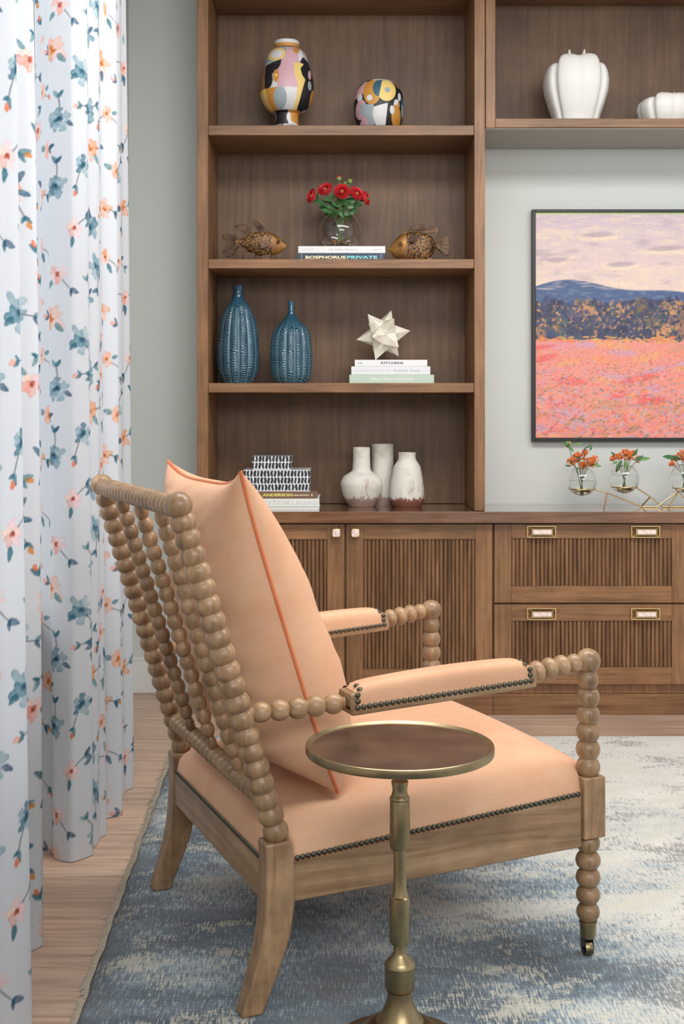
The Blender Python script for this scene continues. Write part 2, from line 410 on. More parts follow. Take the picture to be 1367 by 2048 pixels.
tk = bx('curtain_track', white_trim, -.80, -.73, 1.9, 4.2, 2.976, 2.999); tag(tk, 'white curtain track fixed to the ceiling above both floral curtains', 'curtain track')

# ------------------------------------------------------------------ built-in joinery
def X(px): return xx(px, YF)
def Z(py): return zz(py, YF)
YBK = YB - .002
bc = empty('bookcase', 'tall open brown wooden bookcase with shelves, left of the framed picture', 'bookcase', (X(394), YF, .8))
def pb(parent, name, m, x0, x1, y0, y1, z0, z1, bevel=.0015):
    o = bx(name, m, x0, x1, y0, y1, z0, z1, bevel=bevel); o.parent = parent; o.location = -Vector(parent.location); return o
ct_z = .80
pb(bc, 'side_panel', wood_v, X(394), X(416), YF, YBK, ct_z+.001, 2.95)
pb(bc, 'side_panel', wood_v, X(948), X(969.3), YF, YBK, ct_z+.001, 2.95)
pb(bc, 'back_panel', wood_back, X(416), X(948), YB-.014, YBK, ct_z+.001, 2.95)
for (a, b) in ((250, 270), (518, 536.5), (766, 785)):
    pb(bc, 'shelf', wood_h, X(416)+.0005, X(948)-.0005, YF+.004, YB-.0145, Z(b), Z(a))
pb(bc, 'shelf', wood_h, X(416)+.0005, X(948)-.0005, YF+.004, YB-.0145, 2.86, 2.90)
for sx, side in ((X(416)+.004, 1), (X(948)-.004, -1)):
    for py in (296, 556):
        pass
bs = empty('box_shelf', 'brown wooden open box shelf bridging above the framed picture', 'shelf', (X(971), YF, Z(256)))
pb(bs, 'side_panel', wood_v, X(970.6), X(990), YF-.002, YBK, Z(256), 2.95)
pb(bs, 'bottom_panel', wood_h, X(990)+.0005, 3.2, YF-.002, YBK, Z(255.5), Z(237))
pb(bs, 'back_panel', wood_back, X(990), 3.2, YB-.014, YBK, Z(237)+.0005, 2.95)
pb(bs, 'top_panel', wood_h, X(990)+.0005, 3.2, YF-.002, YB-.0145, 2.90, 2.95)
pb(bs, 'soffit', grey_soffit, X(971), 3.2, YF+.004, YBK, Z(255.5)-.004, Z(256)-.0005, 0)['label'] = 'grey underside panel'
ctp = bx('countertop', wood_top, X(394)-.006, 3.2, YF-.03, YBK, ct_z-.045, ct_z, bevel=.002)
tag(ctp, 'long brown wooden countertop running over the cabinets beneath the bookcase', 'countertop')
def zc(py): return zz(py, YF)
CF = YF   # cabinet door faces
def reeds(parent, x0, x1, z0, z1, n, proto=[None]):
    p = (x1-x0)/n
    if proto[0] is None:
        m_ = MB(); k = 7; v = []; 
        prof = [(-.5*math.cos(PI*q/(k-1)), -.62*math.sin(PI*q/(k-1))) for q in range(k)]
        m_.prism([(a*.00785*2*.98, b*.00785*2) for a, b in prof], -.5, .5, lambda u, v_, d: (u, v_, d))
        proto[0] = m_.build('reed', wood_reed, smooth=50); 
        proto.append(p)
    for i in range(n):
        inst(proto[0], parent, Vector((x0+p*(i+.5), CF+.011, (z0+z1)/2))-Vector(parent.parent.location)-Vector(parent.location)*0, None, (p/(.00785*2), 1, z1-z0))
def frame_panel(parent, name, x0, x1, z0, z1, rx0, rx1, rz0, rz1):
    """a door or drawer front: stiles and rails framing a recessed field"""
    g = MB(); y0, y1 = CF, CF+.022
    o = pb(parent, name, wood_v, x0, x1, CF+.012, CF+.022, z0, z1)
    for nm, m_, a in (('stile', wood_v, (x0, rx0, z0, z1)), ('stile', wood_v, (rx1, x1, z0, z1)), ('rail', wood_h, (rx0+.0003, rx1-.0003, z0, rz0)), ('rail', wood_h, (rx0+.0003, rx1-.0003, rz1, z1))):
        q = bx(nm, m_, a[0], a[1], CF, CF+.0118, a[2], a[3], bevel=.001); q.parent = o; q.location = (0, 0, 0)
    return o
bcab = empty('base_cabinet', 'low brown wooden cabinet with two reeded doors and stone knobs, beneath the bookcase', 'cabinet', (X(394), YF, 0))
pb(bcab, 'carcass', wood_v, X(394)+.001, X(985.5), CF+.0225, YBK, .08, ct_z-.0455)
pb(bcab, 'plinth', wood_h, X(394)+.001, X(985.5), CF+.004, YBK-.001, .0, .0795)
stone = mat('rose_stone', L(232, 212, 206), .35); 
sn = noise(stone, coords(stone, (1, 1, 1)), 60, 4, .6, 1); sr = ramp(stone, [(.35, L(224, 192, 184)), (.6, L(242, 232, 228))]); lk(stone, sn, sr.inputs[0]); lk(stone, sr.outputs[0], bsdf(stone).inputs['Base Color'])
def rrect(w_, h_, r, n=5):
    out = []
    for cx_, cy_, a0 in ((w_/2-r, h_/2-r, 0), (-w_/2+r, h_/2-r, PI/2), (-w_/2+r, -h_/2+r, PI), (w_/2-r, -h_/2+r, 1.5*PI)):
        for k in range(n): a = a0+PI/2*k/(n-1); out.append((cx_+r*math.cos(a), cy_+r*math.sin(a)))
    return out
kp = MB(); fn = lambda u, v_, d: (u, d, v_)
kp.prism(rrect(.034, .034, .008), -.026, -.014, fn).prism(rrect(.016, .016, .005), -.014, 0, fn)
knob_p = kp.build('knob', gold, bevel=.0015)
ki_p = MB().prism(rrect(.028, .028, .006), -.030, -.0265, fn).build('knob_inlay', stone, bevel=.0015)
def add_local(proto, parent, wpos):
    return inst(proto, parent, Vector(wpos))
zt, zb = zc(1048), zc(1369)
for (x0, x1, rx0, rx1, kx) in ((X(397), X(687.5), X(434), X(654), X(672)), (X(692.5), X(984), X(726), X(950), X(710))):
    d = frame_panel(bcab, 'door', x0, x1, zb, zt, rx0, rx1, zc(1338), zc(1079))
    d.location = -Vector(bcab.location)
    n = int(round((rx1-rx0)/.0157)); p = (rx1-rx0)/n
    if 'reed_p' not in globals():
        prof = [(-.5*math.cos(PI*q/6)*.0152, -.6*math.sin(PI*q/6)*.0152) for q in range(7)]
        reed_p = MB().prism(prof, -.5, .5, lambda u, v_, dd: (u, v_, dd)).build('reed', wood_reed, smooth=50)
    for i in range(n): inst(reed_p, d, (rx0+p*(i+.5), CF+.0115, (zc(1338)+zc(1079))/2), None, (p/.0157, 1, zc(1079)-zc(1338)-.002))
    add_local(knob_p, d, (kx, CF, zc(1065))); add_local(ki_p, d, (kx, CF, zc(1065)))
dcab = empty('drawer_cabinet', 'low brown wooden drawer unit with reeded fronts and brass pulls, beneath the framed picture', 'cabinet', (X(987), YF, 0))
xe = X(1376)
pb(dcab, 'carcass', wood_v, X(986), xe+.4, CF+.0225, YBK, .08, ct_z-.0455)
pb(dcab, 'plinth', wood_h, X(986), xe+.4, CF+.004, YBK-.001, .0, .0795)
hm = MB(); W2, H2 = .057, .0235; 
def ring(mb, w_, h_, t_, y0, y1):
    mb.box(-w_, w_, y0, y1, h_-t_, h_).box(-w_, w_, y0, y1, -h_, -h_+t_).box(-w_, -w_+t_, y0, y1, -h_+t_, h_-t_).box(w_-t_, w_, y0, y1, -h_+t_, h_-t_)
ring(hm, W2, H2, .0045, -.012, -.001); ring(hm, W2-.0165, H2-.011, .0035, -.026, -.016)
for sx in (-1, 1):
    for sz in (-1, 1): hm.tube([(sx*(W2-.003), -.009, sz*(H2-.003)), (sx*(W2-.018), -.021, sz*(H2-.0125))], .0024, 6)
hand_p = hm.build('handle', gold, smooth=30)
hi_p = MB().box(-W2+.021, W2-.021, -.030, -.018, -H2+.0155, H2-.0155).build('handle_inlay', stone, bevel=.0015)
for (ya, yb_, ra, rb, hy) in ((1048, 1205.5, 1077, 1172, 1063), (1209, 1369, 1242, 1335, 1227)):
    x0, x1, rx0, rx1 = X(988), xe, X(1022), X(1342.5)
    d = frame_panel(dcab, 'drawer', x0, x1, zc(yb_), zc(ya), rx0, rx1, zc(rb), zc(ra)); d.location = -Vector(dcab.location)
    n = 39; p = (rx1-rx0)/n
    for i in range(n): inst(reed_p, d, (rx0+p*(i+.5), CF+.0115, (zc(ra)+zc(rb))/2), None, (p/.0157, 1, zc(ra)-zc(rb)-.002))
    for hx in (1081.5, 1289): add_local(hand_p, d, (X(hx), CF, zc(hy))); add_local(hi_p, d, (X(hx), CF, zc(hy)))
for q in (knob_p, ki_p, hand_p, hi_p, reed_p): ddel(q)

# ------------------------------------------------------------------ rug
rug_m = mat('abstract_wool', L(100, 125, 145), .95, Sheen_Weight=.25)
g1 = noise(rug_m, coords(rug_m, (1.3, 2.5, 1), (0, 0, .12)), 1.25, 10, .68, .2)
g2 = noise(rug_m, coords(rug_m, (1.5, 3.2, 1), (0, 0, -.1)), 1.8, 10, .70, .3)
tcn = N(rug_m, 'ShaderNodeTexCoord'); sep = N(rug_m, 'ShaderNodeSeparateXYZ'); lk(rug_m, tcn.outputs['Object'], sep.inputs[0])
def M2(m, op, a, b):
    n = N(m, 'ShaderNodeMath', operation=op)
    for s_, v in zip(n.inputs, (a, b)):
        if hasattr(v, 'links'): lk(m, v, s_)
        else: s_.default_value = v
    return n.outputs[0]
# the weave grows paler towards the far right part of the rug
gx = M2(rug_m, 'MULTIPLY', sep.outputs[0], .145); gy = M2(rug_m, 'MULTIPLY', sep.outputs[1], .10)
gs = M2(rug_m, 'ADD', M2(rug_m, 'ADD', gx, gy), -.325)
th = noise(rug_m, coords(rug_m, (260, 26, 1)), 1, 3, .7); th2 = noise(rug_m, coords(rug_m, (34, 300, 1)), 1, 3, .7)
speck = M2(rug_m, 'MULTIPLY', M2(rug_m, 'ADD', M2(rug_m, 'ADD', th, M2(rug_m, 'MULTIPLY', th2, .45)), -.73), .55)
val = M2(rug_m, 'ADD', M2(rug_m, 'ADD', g1, gs), speck)
rr = ramp(rug_m, [(.28, L(48, 64, 82)), (.40, L(82, 100, 112)), (.47, L(110, 132, 148)), (.53, L(158, 170, 176)), (.60, L(196, 196, 190)), (.8, L(218, 214, 206))])
lk(rug_m, val, rr.inputs[0])
f2 = ramp(rug_m, [(.555, (0, 0, 0, 1)), (.60, (1, 1, 1, 1))]); lk(rug_m, M2(rug_m, 'ADD', g2, speck), f2.inputs[0])
cream = mixc(rug_m, M2(rug_m, 'MULTIPLY', f2.outputs[0], .7), rr.outputs[0], L(200, 196, 178))
f3 = ramp(rug_m, [(.39, (1, 1, 1, 1)), (.45, (0, 0, 0, 1))]); lk(rug_m, M2(rug_m, 'ADD', g2, speck), f3.inputs[0])
cream = mixc(rug_m, M2(rug_m, 'MULTIPLY', f3.outputs[0], .7), cream, L(96, 98, 100))
lk(rug_m, cream, bsdf(rug_m).inputs['Base Color']); bump(rug_m, M2(rug_m, 'ADD', th, th2), .0025, .8)
RT = .010
rl = lambda y_: -.515 - .036*(y_-2.4)
nx, ny = 60, 160
U, V = np.meshgrid(np.linspace(0, 1, nx), np.linspace(0, 1, ny), indexing='ij')
Yr = .6+V*(4.60-.6); Xr0 = -.515-.036*(Yr-2.4)+.0015*np.sin(Yr*23)+.001*np.sin(Yr*57)
Xr = Xr0+U*(3.4-Xr0)
Zr = np.where((U > .001) & (V < .999), RT-.0006, .002)+.0006*noise2(Xr+5, Yr+5, 40, 40, 1)
me = grid_mesh('rug', np.dstack([Xr, Yr, Zr])); 
rug = mesh_obj('rug', me, rug_m, smooth=0); me.shade_smooth()
so = rug.modifiers.new('s', 'SOLIDIFY'); so.thickness = .0015; so.offset = -1
tag(rug, 'blue grey and cream abstract distressed rug beneath the armchair', 'rug')
fr_m = mat('fringe_cotton', L(190, 180, 164), .9)
mb = MB(); rs2 = np.random.RandomState(5)
V_ = []; F_ = []
yy = 1.6
while yy < 4.6:
    x0 = rl(yy)+.0015*math.sin(yy*23)+.001*math.sin(yy*57)+.002
    ln = rs2.uniform(.008, .019) * (1.6 if rs2.rand() < .03 else 1); dy = rs2.uniform(-.012, .012); wdt = rs2.uniform(.0012, .0022)
    p0 = np.array([x0, yy, .0085]); p1 = np.array([x0-ln*.5, yy+dy*.3, .0065+rs2.rand()*.003]); p2 = np.array([x0-ln, yy+dy, .0018+rs2.rand()*.002])
    k = len(V_)
    for p in (p0, p1, p2):
        for q in range(3):
            a = 2*PI*q/3; V_.append((p[0], p[1]+wdt*math.cos(a), p[2]+wdt*math.sin(a)))
    for i in range(2):
        for q in range(3): F_.append((k+i*3+q, k+i*3+(q+1) % 3, k+(i+1)*3+(q+1) % 3, k+(i+1)*3+q))
    yy += rs2.uniform(.0007, .0016)
me = bpy.data.meshes.new('fringe'); me.from_pydata(V_, [], F_)
fo = mesh_obj('fringe', me, fr_m, rug, smooth=60); fo['kind'] = 'stuff'; fo['label'] = 'frayed cream fringe'

# ------------------------------------------------------------------ armchair
PHI = math.atan2(.384, .923)
chair = empty('armchair', 'spool-turned wooden armchair with peach velvet seat, standing on the blue rug', 'armchair', (-.181, 2.48, RT), PHI)
def zl(z): return z - RT
def spool(n, R, pitch, k=.72, samp=9, Rs=None, start=0.0):
    prof = []
    for i in range(n):
        Ri = Rs[i] if Rs else R
        for j in range(samp):
            t_ = -1+2*j/(samp-1); r = Ri*math.sqrt(max(0, 1-(t_*k)**2))
            if j in (0, samp-1): r *= .98
            prof.append((r, start+(i+.5+t_*.5*.999)*pitch))
    return prof
def turned(name, p0, p1, n, R, seg=22, Rs=None, ext=.004, parent=None, wm=None, k=.72):
    p0 = Vector(p0); p1 = Vector(p1); d = p1-p0; Lh = d.length
    prof = [(R*.55, -ext)]+spool(n, R, Lh/n, k, Rs=Rs)+[(R*.55, Lh+ext)]
    return MB().lathe(prof, seg, axis_M(p0, d)).build(name, wm or chair_wood, parent or chair, smooth=70)
mir = lambda b, s: b if s == 0 else .70-b
def topp(z): return -.147+(.053+.147)*(1.017-z)/(1.017-.362)   # a-position on the raked post line
# top ball z ~1.013
for s in (0, 1):
    b0 = mir(0, s)
    # sabre rear legs
    prof = [(.050, .345, .054), (.055, .30, .058), (.054, .22, .060), (.044, .15, .057), (.026, .09, .052), (-.003, .0+RT, .045)]
    sp = spline(prof, 6); v = []; f = []
    for (a, z, w_) in sp:
        h = w_/2
        for (da, db) in ((-h, -h), (h, -h), (h, h), (-h, h)): v.append((a+da, b0+db*.96, zl(z)))
    for i in range(len(sp)-1):
        for k in range(4): f.append((i*4+k, i*4+(k+1) % 4, (i+1)*4+(k+1) % 4, (i+1)*4+k))
    f += [(0, 1, 2, 3), tuple(len(v)-4+k for k in (3, 2, 1, 0))]
    MB().add(v, f).build('leg', chair_wood, chair, bevel=.005, smooth=40)
    z0, z1 = .345, .998
    turned('back_post', (topp(z0), b0, zl(z0)), (topp(z1), b0, zl(z1)), 20, .0262, k=.68)
    MB().ball((topp(1.015), b0+(-.004 if s == 0 else .004), zl(1.015)), .0275, .028, .0262, 20, 14).build('finial', chair_wood, chair)
    # front leg: block, beads above, beads below, caster
    bf = mir(-.03, s); af = .765
    MB().box(af-.0275, af+.0275, bf-.0275, bf+.0275, zl(.270), zl(.402)).build('leg_block', chair_wood, chair, bevel=.003)
    turned('front_leg', (af, bf, zl(.272)), (af, bf, zl(.084)), 5, .0272, Rs=[.0262, .0275, .0270, .0265, .0255], k=.78)
    turned('arm_post', (af, bf, zl(.400)), (af, bf, zl(.628)), 6, .0255, Rs=[.0265, .0265, .0262, .0258, .0252, .0225])
    MB().ball((af, bf, zl(.650)), .0275, .0275, .027, 20, 14).build('finial', chair_wood, chair)
    ca = MB(); Mc = Matrix.Translation((af, bf, 0)) @ Matrix.Rotation(-PHI+.15, 4, 'Z')
    ca.lathe([(.0165, zl(.048)), (.0168, zl(.052)), (.0185, zl(.078)), (.0195, zl(.079)), (.0195, zl(.084)), (.015, zl(.085))], 24, Mc)
    co = ca.build('caster', brass, chair); co['label'] = 'brass caster cup'
    Mw = Mc @ axis_M((-.0035, -.006, .0165), (1, 0, 0))
    MB().lathe([(.004, -.0085), (.0155, -.0085), (.0165, -.0065), (.0165, .0065), (.0155, .0085), (.004, .0085)], 28, Mw).build('wheel', brass, co)
    ck = MB(); W3 = lambda u, v_, d: Mc @ Vector((d, u, v_))
    for dx in (-.0145, .0060): ck.prism([(-.014, .006), (.002, .006), (.010, .024), (.008, .038), (-.012, .038), (-.016, .02)], dx, dx+.002, W3)
    ck.prism([(-.012, .0345), (.010, .0345), (.010, .0385), (-.012, .0385)], -.0145, .008, W3)
    ck.lathe([(.003, -.014), (.003, .014)], 10, Mw)
    ck.build('fork', black_metal, co)
    # arm
    pr = Vector((topp(.60)+.022, mir(-.003, s), zl(.600))); pa = Vector((.192, mir(-.012, s), zl(.606)))
    turned('arm_spindle', pr, pa, 5, .0215, Rs=[.0205, .0215, .0218, .0218, .021], wm=chair_wood_x, k=.84)
    A = Vector((.198, mir(-.012, s), zl(.607))); B_ = Vector((.618, mir(-.024, s), zl(.632)))
    dd = (B_-A); Ma = Matrix.Translation(A) @ Matrix(((dd.normalized().x, 0, -dd.normalized().z, 0), (dd.normalized().y, 1, 0, 0), (dd.normalized().z, 0, dd.normalized().x, 0), (0, 0, 0, 1)))
    LA = dd.length; ab = MB(); hw = .034
    # wooden tray with raised ends
    ab.add([Ma @ Vector(p) for p in [(0, -hw, -.022), (LA, -hw, -.022), (LA, hw, -.022), (0, hw, -.022), (0, -hw, -.006), (LA, -hw, -.006), (LA, hw, -.006), (0, hw, -.006)]], [(0, 3, 2, 1), (4, 5, 6, 7), (0, 1, 5, 4), (1, 2, 6, 5), (2, 3, 7, 6), (3, 0, 4, 7)])
    for e0, e1 in ((0, .016), (LA-.016, LA)):
        ab.add([Ma @ Vector(p) for p in [(e0, -hw, -.006), (e1, -hw, -.006), (e1, hw, -.006), (e0, hw, -.006), (e0, -hw*.93, .022), (e1, -hw*.93, .022), (e1, hw*.93, .022), (e0, hw*.93, .022)]], [(0, 3, 2, 1), (4, 5, 6, 7), (0, 1, 5, 4), (1, 2, 6, 5), (2, 3, 7, 6), (3, 0, 4, 7)])
    ab.build('arm_rail', chair_wood_x, chair, bevel=.003)
    nu, nv = 40, 24
    Pp = np.zeros((nu, nv, 3))
    for i in range(nu):
        sx = i/(nu-1); x = .012+sx*(LA-.024); e = min(1, (1-abs(2*sx-1)**12)) ** .5
        for j in range(nv):
            t_ = j/(nv-1); ang = PI*t_
            yv = -hw*.985*math.copysign(abs(math.cos(ang))**.45, math.cos(ang)); zv = -.010+(.047+.006*math.sin(PI*sx))*abs(math.sin(ang))**.5*(.72+.28*e)
            q = Ma @ Vector((x, yv, zv)); Pp[i, j] = q
    pad = mesh_obj('arm_pad', grid_mesh('arm_pad', Pp), peach, chair, smooth=0); pad.data.shade_smooth()
    dg_ = MB()  # pad end caps
    for i in (0, nu-1): dg_.add([Vector(Pp[i, j]) for j in range(nv)], [tuple(range(nv))])
    dg_.build('pad_end', peach, chair)
    pf0 = Vector((.624, mir(-.0245, s), zl(.634))); pf1 = Vector((.745, mir(-.0295, s), zl(.6485)))
    turned('arm_spindle', pf0, pf1, 4, .0235, Rs=[.0235, .0245, .0245, .0215], wm=chair_wood_x, k=.82)
    # nails on the arm pad sides
    if 'nail' not in globals():
        nail = MB().lathe([(0.0061, 0), (.0060, .0012), (.0045, .0028), (.0025, .0038), (.0001, .0042)], 10).build('nailhead', nail_m, smooth=60)
    nq = 32
    for sd in (-1, 1):
        for i in range(nq):
            p = Ma @ Vector((.013+(LA-.026)*i/(nq-1), sd*hw*.985, -.006)); inst(nail, chair, p, (PI/2 if sd < 0 else -PI/2, 0, 0))
        if (sd < 0) or True:
            for e0 in (.0145, LA-.0145):
                for k in (1, 2): inst(nail, chair, Ma @ Vector((e0, sd*hw*.97, -.006+.0125*k)), (PI/2 if sd < 0 else -PI/2, 0, 0))
                
    # nails curving over the pad ends
    for i, tilt in ((1, -.35), (nu-2, .35)):
        for j in (7, 11, 16): inst(nail, chair, Vector(Pp[i, j])+Vector((0, 0, -.0008)), ((j-11.5)*-.03, tilt, 0))
# spindles of the back
zc0, zt0 = .440, .992
for b in (.165, .345, .525):
    p0 = (topp(zc0), b, zl(zc0)); p1 = (topp(zt0), b, zl(zt0))
    turned('spindle', p0, p1, 18, .0180, seg=18, Rs=[.0115, .0155]+[.0168]*5+[.0175]*10+[.0155], k=.76)
turned('top_rail', (topp(1.008), .018, zl(1.010)), (topp(1.008), .682, zl(1.010)), 21, .0225, wm=chair_wood_y)
turned('cross_rail', (topp(.425), .018, zl(.425)), (topp(.425), .682, zl(.425)), 20, .0215, wm=chair_wood_y)
# seat rails (tapered boards)
def board(name, pts_out, th, zb_, zt_):
    (a0, b0), (a1, b1) = pts_out; d = Vector((a1-a0, b1-b0, 0)).normalized(); n_ = Vector((-d.y, d.x, 0))*th
    v = [Vector((a0, b0, zl(zb_[0]))), Vector((a1, b1, zl(zb_[1]))), Vector((a1, b1, zl(zt_[1]))), Vector((a0, b0, zl(zt_[0])))]
    v += [p+n_ for p in v]
    MB().add(v, [(0, 1, 2, 3), (7, 6, 5, 4), (0, 4, 5, 1), (1, 5, 6, 2), (2, 6, 7, 3), (3, 7, 4, 0)]).build(name, chair_wood_x if abs(d.x) > .5 else chair_wood_y, chair, bevel=.003)
board('seat_rail', ((.076, -.021), (.738, -.048)), .024, (.222, .252), (.304, .368))
board('seat_rail', ((.738, .748), (.076, .721)), .024, (.252, .222), (.368, .304))
board('seat_rail', ((.028, .674), (.028, .026)), .024, (.222, .222), (.303, .303))
board('seat_rail', ((.785, -.004), (.785, .704)), .024, (.262, .262), (.370, .370))
# upholstered seat
nu = nv = 70
S_ = np.linspace(-1, 1, nu); 
Ps = np.zeros((nu, nv, 3))
sm = lambda q: math.copysign(abs(q)**.75, q)
for i in range(nu):
    s = sm(S_[i]); ta = (s+1)/2
    for j in range(nv):
        t_ = sm(S_[j]); tb = (t_+1)/2
        a = .030+ta*(.792-.030); bn_ = -.0225-.026*ta; bf_ = .70-bn_; b = bn_+tb*(bf_-bn_)
        # corner relief round the posts
        c = max(0, abs(s)-.86)/.14*max(0, abs(t_)-.86)/.14
        a -= math.copysign(.05*c, s); b -= math.copysign(.05*c, t_)
        rim = (.3025+.068*ta)
        D = (.058+.014*math.exp(-((ta-.75)/.5)**2))*((1-abs(s)**9)*(1-abs(t_)**9))**.36
        D += .028*(1-s*s*s*s)*(1-t_*t_)
        Ps[i, j] = (a, b, zl(rim+D))
seat = mesh_obj('seat', grid_mesh('seat', Ps), peach, chair, smooth=0); seat.data.shade_smooth()
sk = MB()  # wrapped edge of the upholstery over the rail
ring_pts = [Ps[i, 0] for i in range(nu)]+[Ps[-1, j] for j in range(1, nv)]+[Ps[i, -1] for i in range(nu-2, -1, -1)]+[Ps[0, j] for j in range(nv-2, 0, -1)]
m_ = len(ring_pts); sk.add([Vector(p) for p in ring_pts]+[Vector((p[0], p[1], p[2]-.0035)) for p in ring_pts], [(i, (i+1) % m_, m_+(i+1) % m_, m_+i) for i in range(m_)])
skirt = sk.build('seat_edge', peach_pip, chair)
n = 57
for i in range(n):
    t_ = i/(n-1); a = .090+t_*(.728-.090); z = .3025+.068*((a-.03)/.762)+.0030
    inst(nail, chair, (a, -.0215-.026*(a-.03)/.76-.0015, zl(z)), (PI/2, 0, 0))
    
n = 46
for i in range(n):
    b = .035+i*(.63/(n-1)); inst(nail, chair, (.0285, b, zl(.3055)), (0, -PI/2, 0))
ddel(nail)

# ------------------------------------------------------------------ back cushion (lies on the chair)
cu = empty('cushion', 'large peach velvet pillow with orange piping leaning on the armchair back', 'cushion', (-.181, 2.48, RT), PHI)
nu = nv = 90
c0 = Vector((.106, .345, .738)); e = Vector((-.212, 0, .672)).normalized(); nrm = Vector((e.z, 0, -e.x))
Hc, Wc = .352, .285
def cush(s, t_, side):
    # t_ along height (+1 top), s across (-1 near)
    w_ = Wc*(1-.085*(1-t_**4)*1.0); h_ = Hc*(1-.105*(1-s**4))
    base = c0+Vector((0, 1, 0))*(s*w_)+e*(t_*h_)
    prof = max(0, (1-abs(s)**2.6)*(1-abs(t_)**(2.6 if t_ > 0 else 5)))**.46
    wr = .003*math.sin(9*t_+3*s+1)*math.exp(-((abs(s)-.8)/.3)**2)*prof
    wr += .011*(float(noise2(np.array(s+4), np.array(t_*1.0+s*.35+4), 2.6, 13, 5))-.5)*prof*(1.4 if side < 0 else .25)*(.4+abs(s)) + (.0065 if side < 0 else .0008)*math.sin(t_*26+5*s+3*math.sin(3*s))*math.exp(-((t_+.45)/.3)**2)*prof
    wr += .003*(float(noise2(np.array(s*1+4), np.array(t_+4), 2.2, 5.5, 3))-.5)*prof
    T = (.134 + .030*(-t_)) if side > 0 else (.128-.01*t_)
    if side < 0: prof = min(prof, 1-.25*(1-prof))
    out = base+nrm*(side*T*prof+wr)
    if t_ < -.6 : out.z = max(out.z, .385+0*.0)
    return out
def csurf(side):
    P_ = np.zeros((nu, nv, 3)); k = lambda q: math.sin(q*PI/2)
    for i in range(nu):
        for j in range(nv):
            p = cush(k(-1+2*i/(nu-1)), k(-1+2*j/(nv-1)), side); P_[i, j] = (p.x, p.y, zl(p.z))
    return P_ if side > 0 else P_[::-1]
for nm, sd in (('front_panel', 1), ('back_panel', -1)):
    o = mesh_obj(nm, grid_mesh(nm, csurf(sd)), peach, cu, smooth=0); o.data.shade_smooth()
loop = []
for k in range(60): loop.append(cush(-1, -1+2*k/60, 0))
for k in range(60): loop.append(cush(-1+2*k/60, 1, 0))
for k in range(60): loop.append(cush(1, 1-2*k/60, 0))
for k in range(60): loop.append(cush(1-2*k/60, -1, 0))
loop = [Vector((p.x, p.y, zl(p.z))) for p in loop]
MB().tube(loop, .0042, 8, True).build('piping', peach_pip, cu)

# ------------------------------------------------------------------ side table
TY = 2.35; sc = TY/F
st = empty('side_table', 'small round antique brass side table in front of the armchair', 'table', (xx(799, TY), TY, RT))
def pz(py): return zz(py, TY)-RT
zt_ = pz(1487)
tray = MB().lathe([(.001, zt_-.006), (.160, zt_-.006), (.168, zt_-.004), (.1715, zt_-.001), (.1735, zt_), (.1755, zt_-.001), (.1762, zt_-.004), (.1762, zt_-.0135), (.1745, zt_-.016), (.03, zt_-.017), (.001, zt_-.017)], 96).build('tray', brass, st)
ti = mat('tray_patina', L(116, 88, 74), .30, .75)
tn = noise(ti, coords(ti, (1, 1, 1)), 9, 6); tr_ = ramp(ti, [(.3, L(92, 70, 62)), (.7, L(140, 108, 90))]); lk(ti, tn, tr_.inputs[0]); lk(ti, tr_.outputs[0], bsdf(ti).inputs['Base Color'])
bump(ti, noise(ti, coords(ti, (1, 1, 1)), 300, 3), .0006, .5)
MB().lathe([(.001, zt_-.0052), (.158, zt_-.0052), (.164, zt_-.0052), (.164, zt_-.0062), (.001, zt_-.0062)], 96).build('tray_surface', ti, st)['label'] = 'dark bronze patinated surface'
pr = [(17, 1562), (17, 1566), (15, 1575), (15, 1583), (17, 1590), (20, 1594), (20.5, 1597), (19, 1600), (20, 1603), (20.5, 1650), (20.5, 1692), (18, 1697), (13, 1699), (12.3, 1730), (12.3, 1755), (13.5, 1780), (16.5, 1791), (20, 1794), (20.5, 1798), (20.5, 1880), (18.5, 1886), (13, 1888), (13, 1903), (16, 1910), (26, 1919), (30, 1926), (31, 1930), (30, 1934), (30, 1974), (28, 1978), (24.5, 1981), (24.5, 1990), (28, 2005), (36, 2024), (48, 2040)]
prof = [(r*sc, pz(y)) for r, y in pr]
zbm = pz(2040)
MB().lathe(prof[::-1], 48).build('stem', brass, st, smooth=28)
MB().lathe([(.001, zbm-.003), (.044, zbm-.001), (.062, zbm-.008), (.090, .011), (.115, .007), (.121, .005), (.122, .002), (.121, 0), (.001, 0)][::-1], 96).build('base', brass, st, smooth=50)

